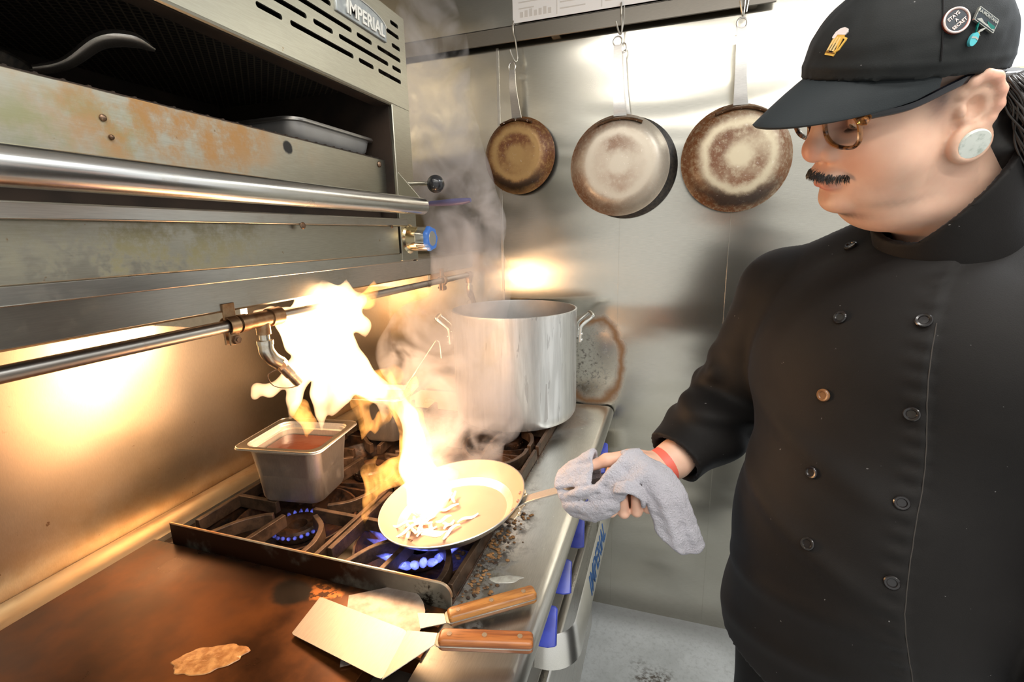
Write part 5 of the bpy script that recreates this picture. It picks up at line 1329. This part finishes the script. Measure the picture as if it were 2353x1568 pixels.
# ------------------------------------------------------------------ fire, smoke
# centre lines of the tongues of fire: x, y, z, radius
FLAME_STROKES = [
    [(0.729, -0.993, 1.037, 0.0484), (0.690, -0.973, 1.083, 0.0342), (0.668, -0.937, 1.131, 0.0244), (0.645, -0.913, 1.177, 0.0199), (0.601, -0.898, 1.213, 0.0202), (0.551, -0.900, 1.227, 0.0286), (0.491, -0.909, 1.274, 0.0470), (0.446, -0.922, 1.327, 0.0668), (0.430, -0.925, 1.383, 0.0682), (0.451, -0.920, 1.424, 0.0557), (0.493, -0.905, 1.427, 0.0417), (0.528, -0.891, 1.438, 0.0179)],
    [(0.442, -0.924, 1.327, 0.0607), (0.391, -0.953, 1.274, 0.0304), (0.388, -0.978, 1.218, 0.0171), (0.390, -0.997, 1.180, 0.0050)],
    [(0.457, -0.926, 1.297, 0.0506), (0.450, -0.954, 1.231, 0.0221), (0.458, -0.973, 1.186, 0.0109), (0.464, -0.989, 1.153, 0.0039)],
    [(0.497, -0.917, 1.276, 0.0405), (0.485, -0.934, 1.222, 0.0202), (0.468, -0.949, 1.183, 0.0091)],
    [(0.551, -0.900, 1.227, 0.0245), (0.587, -0.918, 1.189, 0.0130), (0.592, -0.934, 1.161, 0.0040)],
    [(0.391, -0.952, 1.279, 0.0202), (0.374, -0.984, 1.260, 0.0109), (0.347, -1.007, 1.244, 0.0128), (0.329, -1.021, 1.253, 0.0088), (0.323, -1.027, 1.236, 0.0098)],
    [(0.416, -0.924, 1.408, 0.0401), (0.396, -0.932, 1.449, 0.0149), (0.396, -0.937, 1.474, 0.0079), (0.392, -0.935, 1.489, 0.0030)],
    [(0.451, -0.920, 1.424, 0.0398), (0.445, -0.923, 1.464, 0.0187), (0.440, -0.931, 1.484, 0.0098), (0.431, -0.931, 1.497, 0.0029)],
    [(0.493, -0.905, 1.427, 0.0338), (0.503, -0.905, 1.459, 0.0158), (0.510, -0.908, 1.481, 0.0049)],
    [(0.390, -0.924, 1.356, 0.0562), (0.347, -0.920, 1.385, 0.0350), (0.299, -0.921, 1.402, 0.0166), (0.251, -0.926, 1.402, 0.0063)],
    [(0.491, -0.892, 1.395, 0.0405), (0.521, -0.885, 1.379, 0.0182), (0.528, -0.889, 1.353, 0.0051)],
]
FLAMEWISP_STROKES = [
    [(0.521, -0.901, 1.220, 0.0350), (0.564, -0.883, 1.234, 0.0350), (0.588, -0.870, 1.257, 0.0185), (0.584, -0.867, 1.277, 0.0052)],
    [(0.651, -0.998, 1.080, 0.0320), (0.625, -1.022, 1.063, 0.0205), (0.616, -1.042, 1.032, 0.0129), (0.613, -1.060, 1.006, 0.0064), (0.616, -1.072, 0.996, 0.0027)],
    [(0.691, -0.967, 1.064, 0.0421), (0.673, -0.938, 1.122, 0.0351), (0.647, -0.913, 1.172, 0.0298), (0.601, -0.898, 1.213, 0.0304)],
    [(0.719, -0.972, 1.050, 0.0398), (0.750, -0.939, 1.053, 0.0193), (0.770, -0.921, 1.057, 0.0049)],
    [(0.626, -1.021, 1.063, 0.0186), (0.606, -1.022, 1.086, 0.0121), (0.611, -1.004, 1.113, 0.0047)],
    [(0.514, -0.920, 1.193, 0.0225), (0.533, -0.925, 1.143, 0.0143), (0.538, -0.941, 1.117, 0.0040)],
    [(0.539, -0.877, 1.435, 0.0221), (0.554, -0.867, 1.459, 0.0100), (0.558, -0.861, 1.478, 0.0030)],
    [(0.610, -0.876, 1.198, 0.0227), (0.626, -0.853, 1.229, 0.0125), (0.632, -0.846, 1.253, 0.0031)],
    [(0.395, -0.971, 1.190, 0.0243), (0.418, -0.971, 1.160, 0.0142), (0.412, -0.979, 1.130, 0.0040)],
    [(0.573, -0.908, 1.162, 0.0204), (0.561, -0.927, 1.142, 0.0101), (0.563, -0.930, 1.127, 0.0030)],
]
def fire():
    def mk(strokes, amp):
        def f(p):
            q = p + np.stack([wob(p, 34.), wob(p + 3, 34.), wob(p + 7, 20.) * .6], 1) * amp
            d = None
            for s in strokes:
                e = s_polys(q, [k[:3] for k in s], [k[3] for k in s], .012); d = e if d is None else sm(d, e, .010)
            return d
        return f
    for nm, st, mat, lab in (('flame', FLAME_STROKES, 'flame', 'tall white-hot flame flaring from the saute pan up to the suppression pipe'),
                             ('flame', FLAMEWISP_STROKES, 'flamewisp', 'thin orange flame licks round the left edge of the saute pan and the flare')):
        P = np.array([k for s in st for k in s]); lo = (P[:, :3] - P[:, 3:]).min(0) - .03; hi = (P[:, :3] + P[:, 3:]).max(0) + .03
        me, _ = net_mesh('flame', mk(st, .012), lo, hi, .0055, relax=0)
        o = link(nm, me, M[mat], None, True, True, 0); tag(o, lab, 'flame', kind='thing')
    # blue gas flames on the two lit burners
    for (xc, yc, k, h, lab) in ((.694, -.985, 26, .046, 'blue gas flames under the saute pan'), (.358, -.985, 26, .008, 'low blue gas flames ringing the burner under the square steel pan')):
        b = MB()
        for i in range(k):
            a = 2 * PI * i / k; d = vv(math.cos(a), math.sin(a), 0); c = vv(xc, yc, .888) + d * .055; hh = h * RNG.uniform(.75, 1.15)
            b.tube(spline([c, c + d * h * .30 + vv(0, 0, hh * .3), c + d * h * .75 + vv(0, 0, hh * .7), c + d * h * 1.25 + vv(0, 0, hh)], 4), [.002 + h * .06, .004 + h * .12, .003 + h * .10, .0005], 8)
        tag(b.build('gas_flame', M['gasflame']), lab, 'flame')

def smoke():
    strokes = [[(.70, -.86, 1.06, .05), (.66, -.66, 1.12, .10), (.61, -.52, 1.24, .12), (.60, -.40, 1.42, .12), (.54, -.30, 1.58, .13), (.47, -.26, 1.75, .13), (.42, -.26, 1.95, .12), (.42, -.26, 2.2, .11), (.42, -.26, 2.4, .08)],
               [(.66, -.70, 1.0, .08), (.60, -.62, 1.08, .10), (.50, -.58, 1.22, .10), (.45, -.50, 1.30, .08)],
               [(.78, -.78, 1.0, .05), (.74, -.62, 1.05, .08), (.66, -.55, 1.15, .09)]]
    def f(p):
        q = p + np.stack([wob(p, 9.), wob(p + 3, 9.), wob(p + 7, 9.)], 1) * .05
        d = None
        for s in strokes:
            e = s_polys(q, [k[:3] for k in s], [k[3] for k in s], .05); d = e if d is None else sm(d, e, .05)
        return d
    me, _ = net_mesh('smoke', f, (.25, -1.0, .93), (1.0, -.04, 2.55), .022, relax=0)
    o = link('smoke', me, M['smoke'], None, True, True, 0); tag(o, 'pale smoke and steam drifting up from the saute pan past the stockpot', 'smoke', kind='stuff')

# ------------------------------------------------------------------ light and camera
def lights():
    def area(n, loc, sx, sy, e, col=(1, .96, .90), rot=(0, 0, 0)):
        l = bpy.data.lights.new(n, 'AREA'); l.shape = 'RECTANGLE'; l.size = sx; l.size_y = sy; l.energy = e; l.color = col
        o = bpy.data.objects.new(n, l); COL.objects.link(o); o.location = loc; o.rotation_euler = rot; return o
    area('ceiling_tube', (1.75, -1.72, 2.735), 2.2, .10, 19)
    area('ceiling_tube', (1.75, -2.62, 2.735), 2.2, .10, 25)
    area('ceiling_panel', (2.35, -.75, 2.735), (.6), .6, 17, (.93, .97, 1.))
    def pt(n, loc, e, r, col=(1, .60, .32)):
        l = bpy.data.lights.new(n, 'POINT'); l.energy = e; l.color = col; l.shadow_soft_size = r
        o = bpy.data.objects.new(n, l); COL.objects.link(o); o.location = loc; return o
    pt('fire_glow', (.42, -.84, 1.34), 6, .06); pt('fire_glow', (.56, -.86, 1.20), 3, .045); pt('fire_glow', (.68, -.90, 1.07), 1.0, .04)
    w = bpy.data.worlds.new('room_beyond'); SC.world = w; w.use_nodes = True
    w.node_tree.nodes['Background'].inputs[0].default_value = (.95, .95, .92, 1); w.node_tree.nodes['Background'].inputs[1].default_value = .66

def camera():
    yaw, pit, rol = 0.320035568, 0.216960191, -0.022991810
    f = Vector((-math.sin(yaw) * math.cos(pit), math.cos(yaw) * math.cos(pit), -math.sin(pit)))
    r = Vector((math.cos(yaw), math.sin(yaw), 0)); u = r.cross(f)
    c, s = math.cos(rol), math.sin(rol); r2 = c * r + s * u; u2 = -s * r + c * u
    cam = bpy.data.cameras.new('camera'); cam.sensor_width = 36; cam.lens = 1106.707 / 2353 * 36; cam.clip_start = .02
    o = bpy.data.objects.new('camera', cam); COL.objects.link(o)
    m = Matrix((r2, u2, -f)).transposed().to_4x4(); m.translation = (1.20, -1.8233, 1.5741); o.matrix_world = m
    SC.camera = o

def settings():
    v = SC.view_settings; v.view_transform = 'Standard'; v.look = 'None'; v.gamma = 1; v.use_curve_mapping = False; v.exposure = .5
    c = SC.cycles
    c.use_denoising = True; c.sample_clamp_indirect = 6; c.sample_clamp_direct = 0; c.max_bounces = 7; c.diffuse_bounces = 3; c.glossy_bounces = 4
    c.transmission_bounces = 6; c.transparent_max_bounces = 12; c.volume_bounces = 1; c.volume_step_rate = 2.5; c.volume_max_steps = 72; c.use_adaptive_sampling = True; c.adaptive_threshold = .03; c.caustics_reflective = False; c.caustics_refractive = False; c.blur_glossy = .5
person(); towel()
room(); hooks(); cooking_range(); salamander(); shelf_and_pipe(); stockpot()
food_pan('food_pan', 'square deep steel food pan of sauce standing on the rear burner', (.331, -.918), R(8), True, .9455, .220, .194)
food_pan('food_pan', 'steel food pan half hidden by flame and smoke on the middle rear burner', (.35, -.56), R(8), False, .9455)
ladle(); saute_pan(); tools(); fire(); smoke(); lights(); camera(); settings()
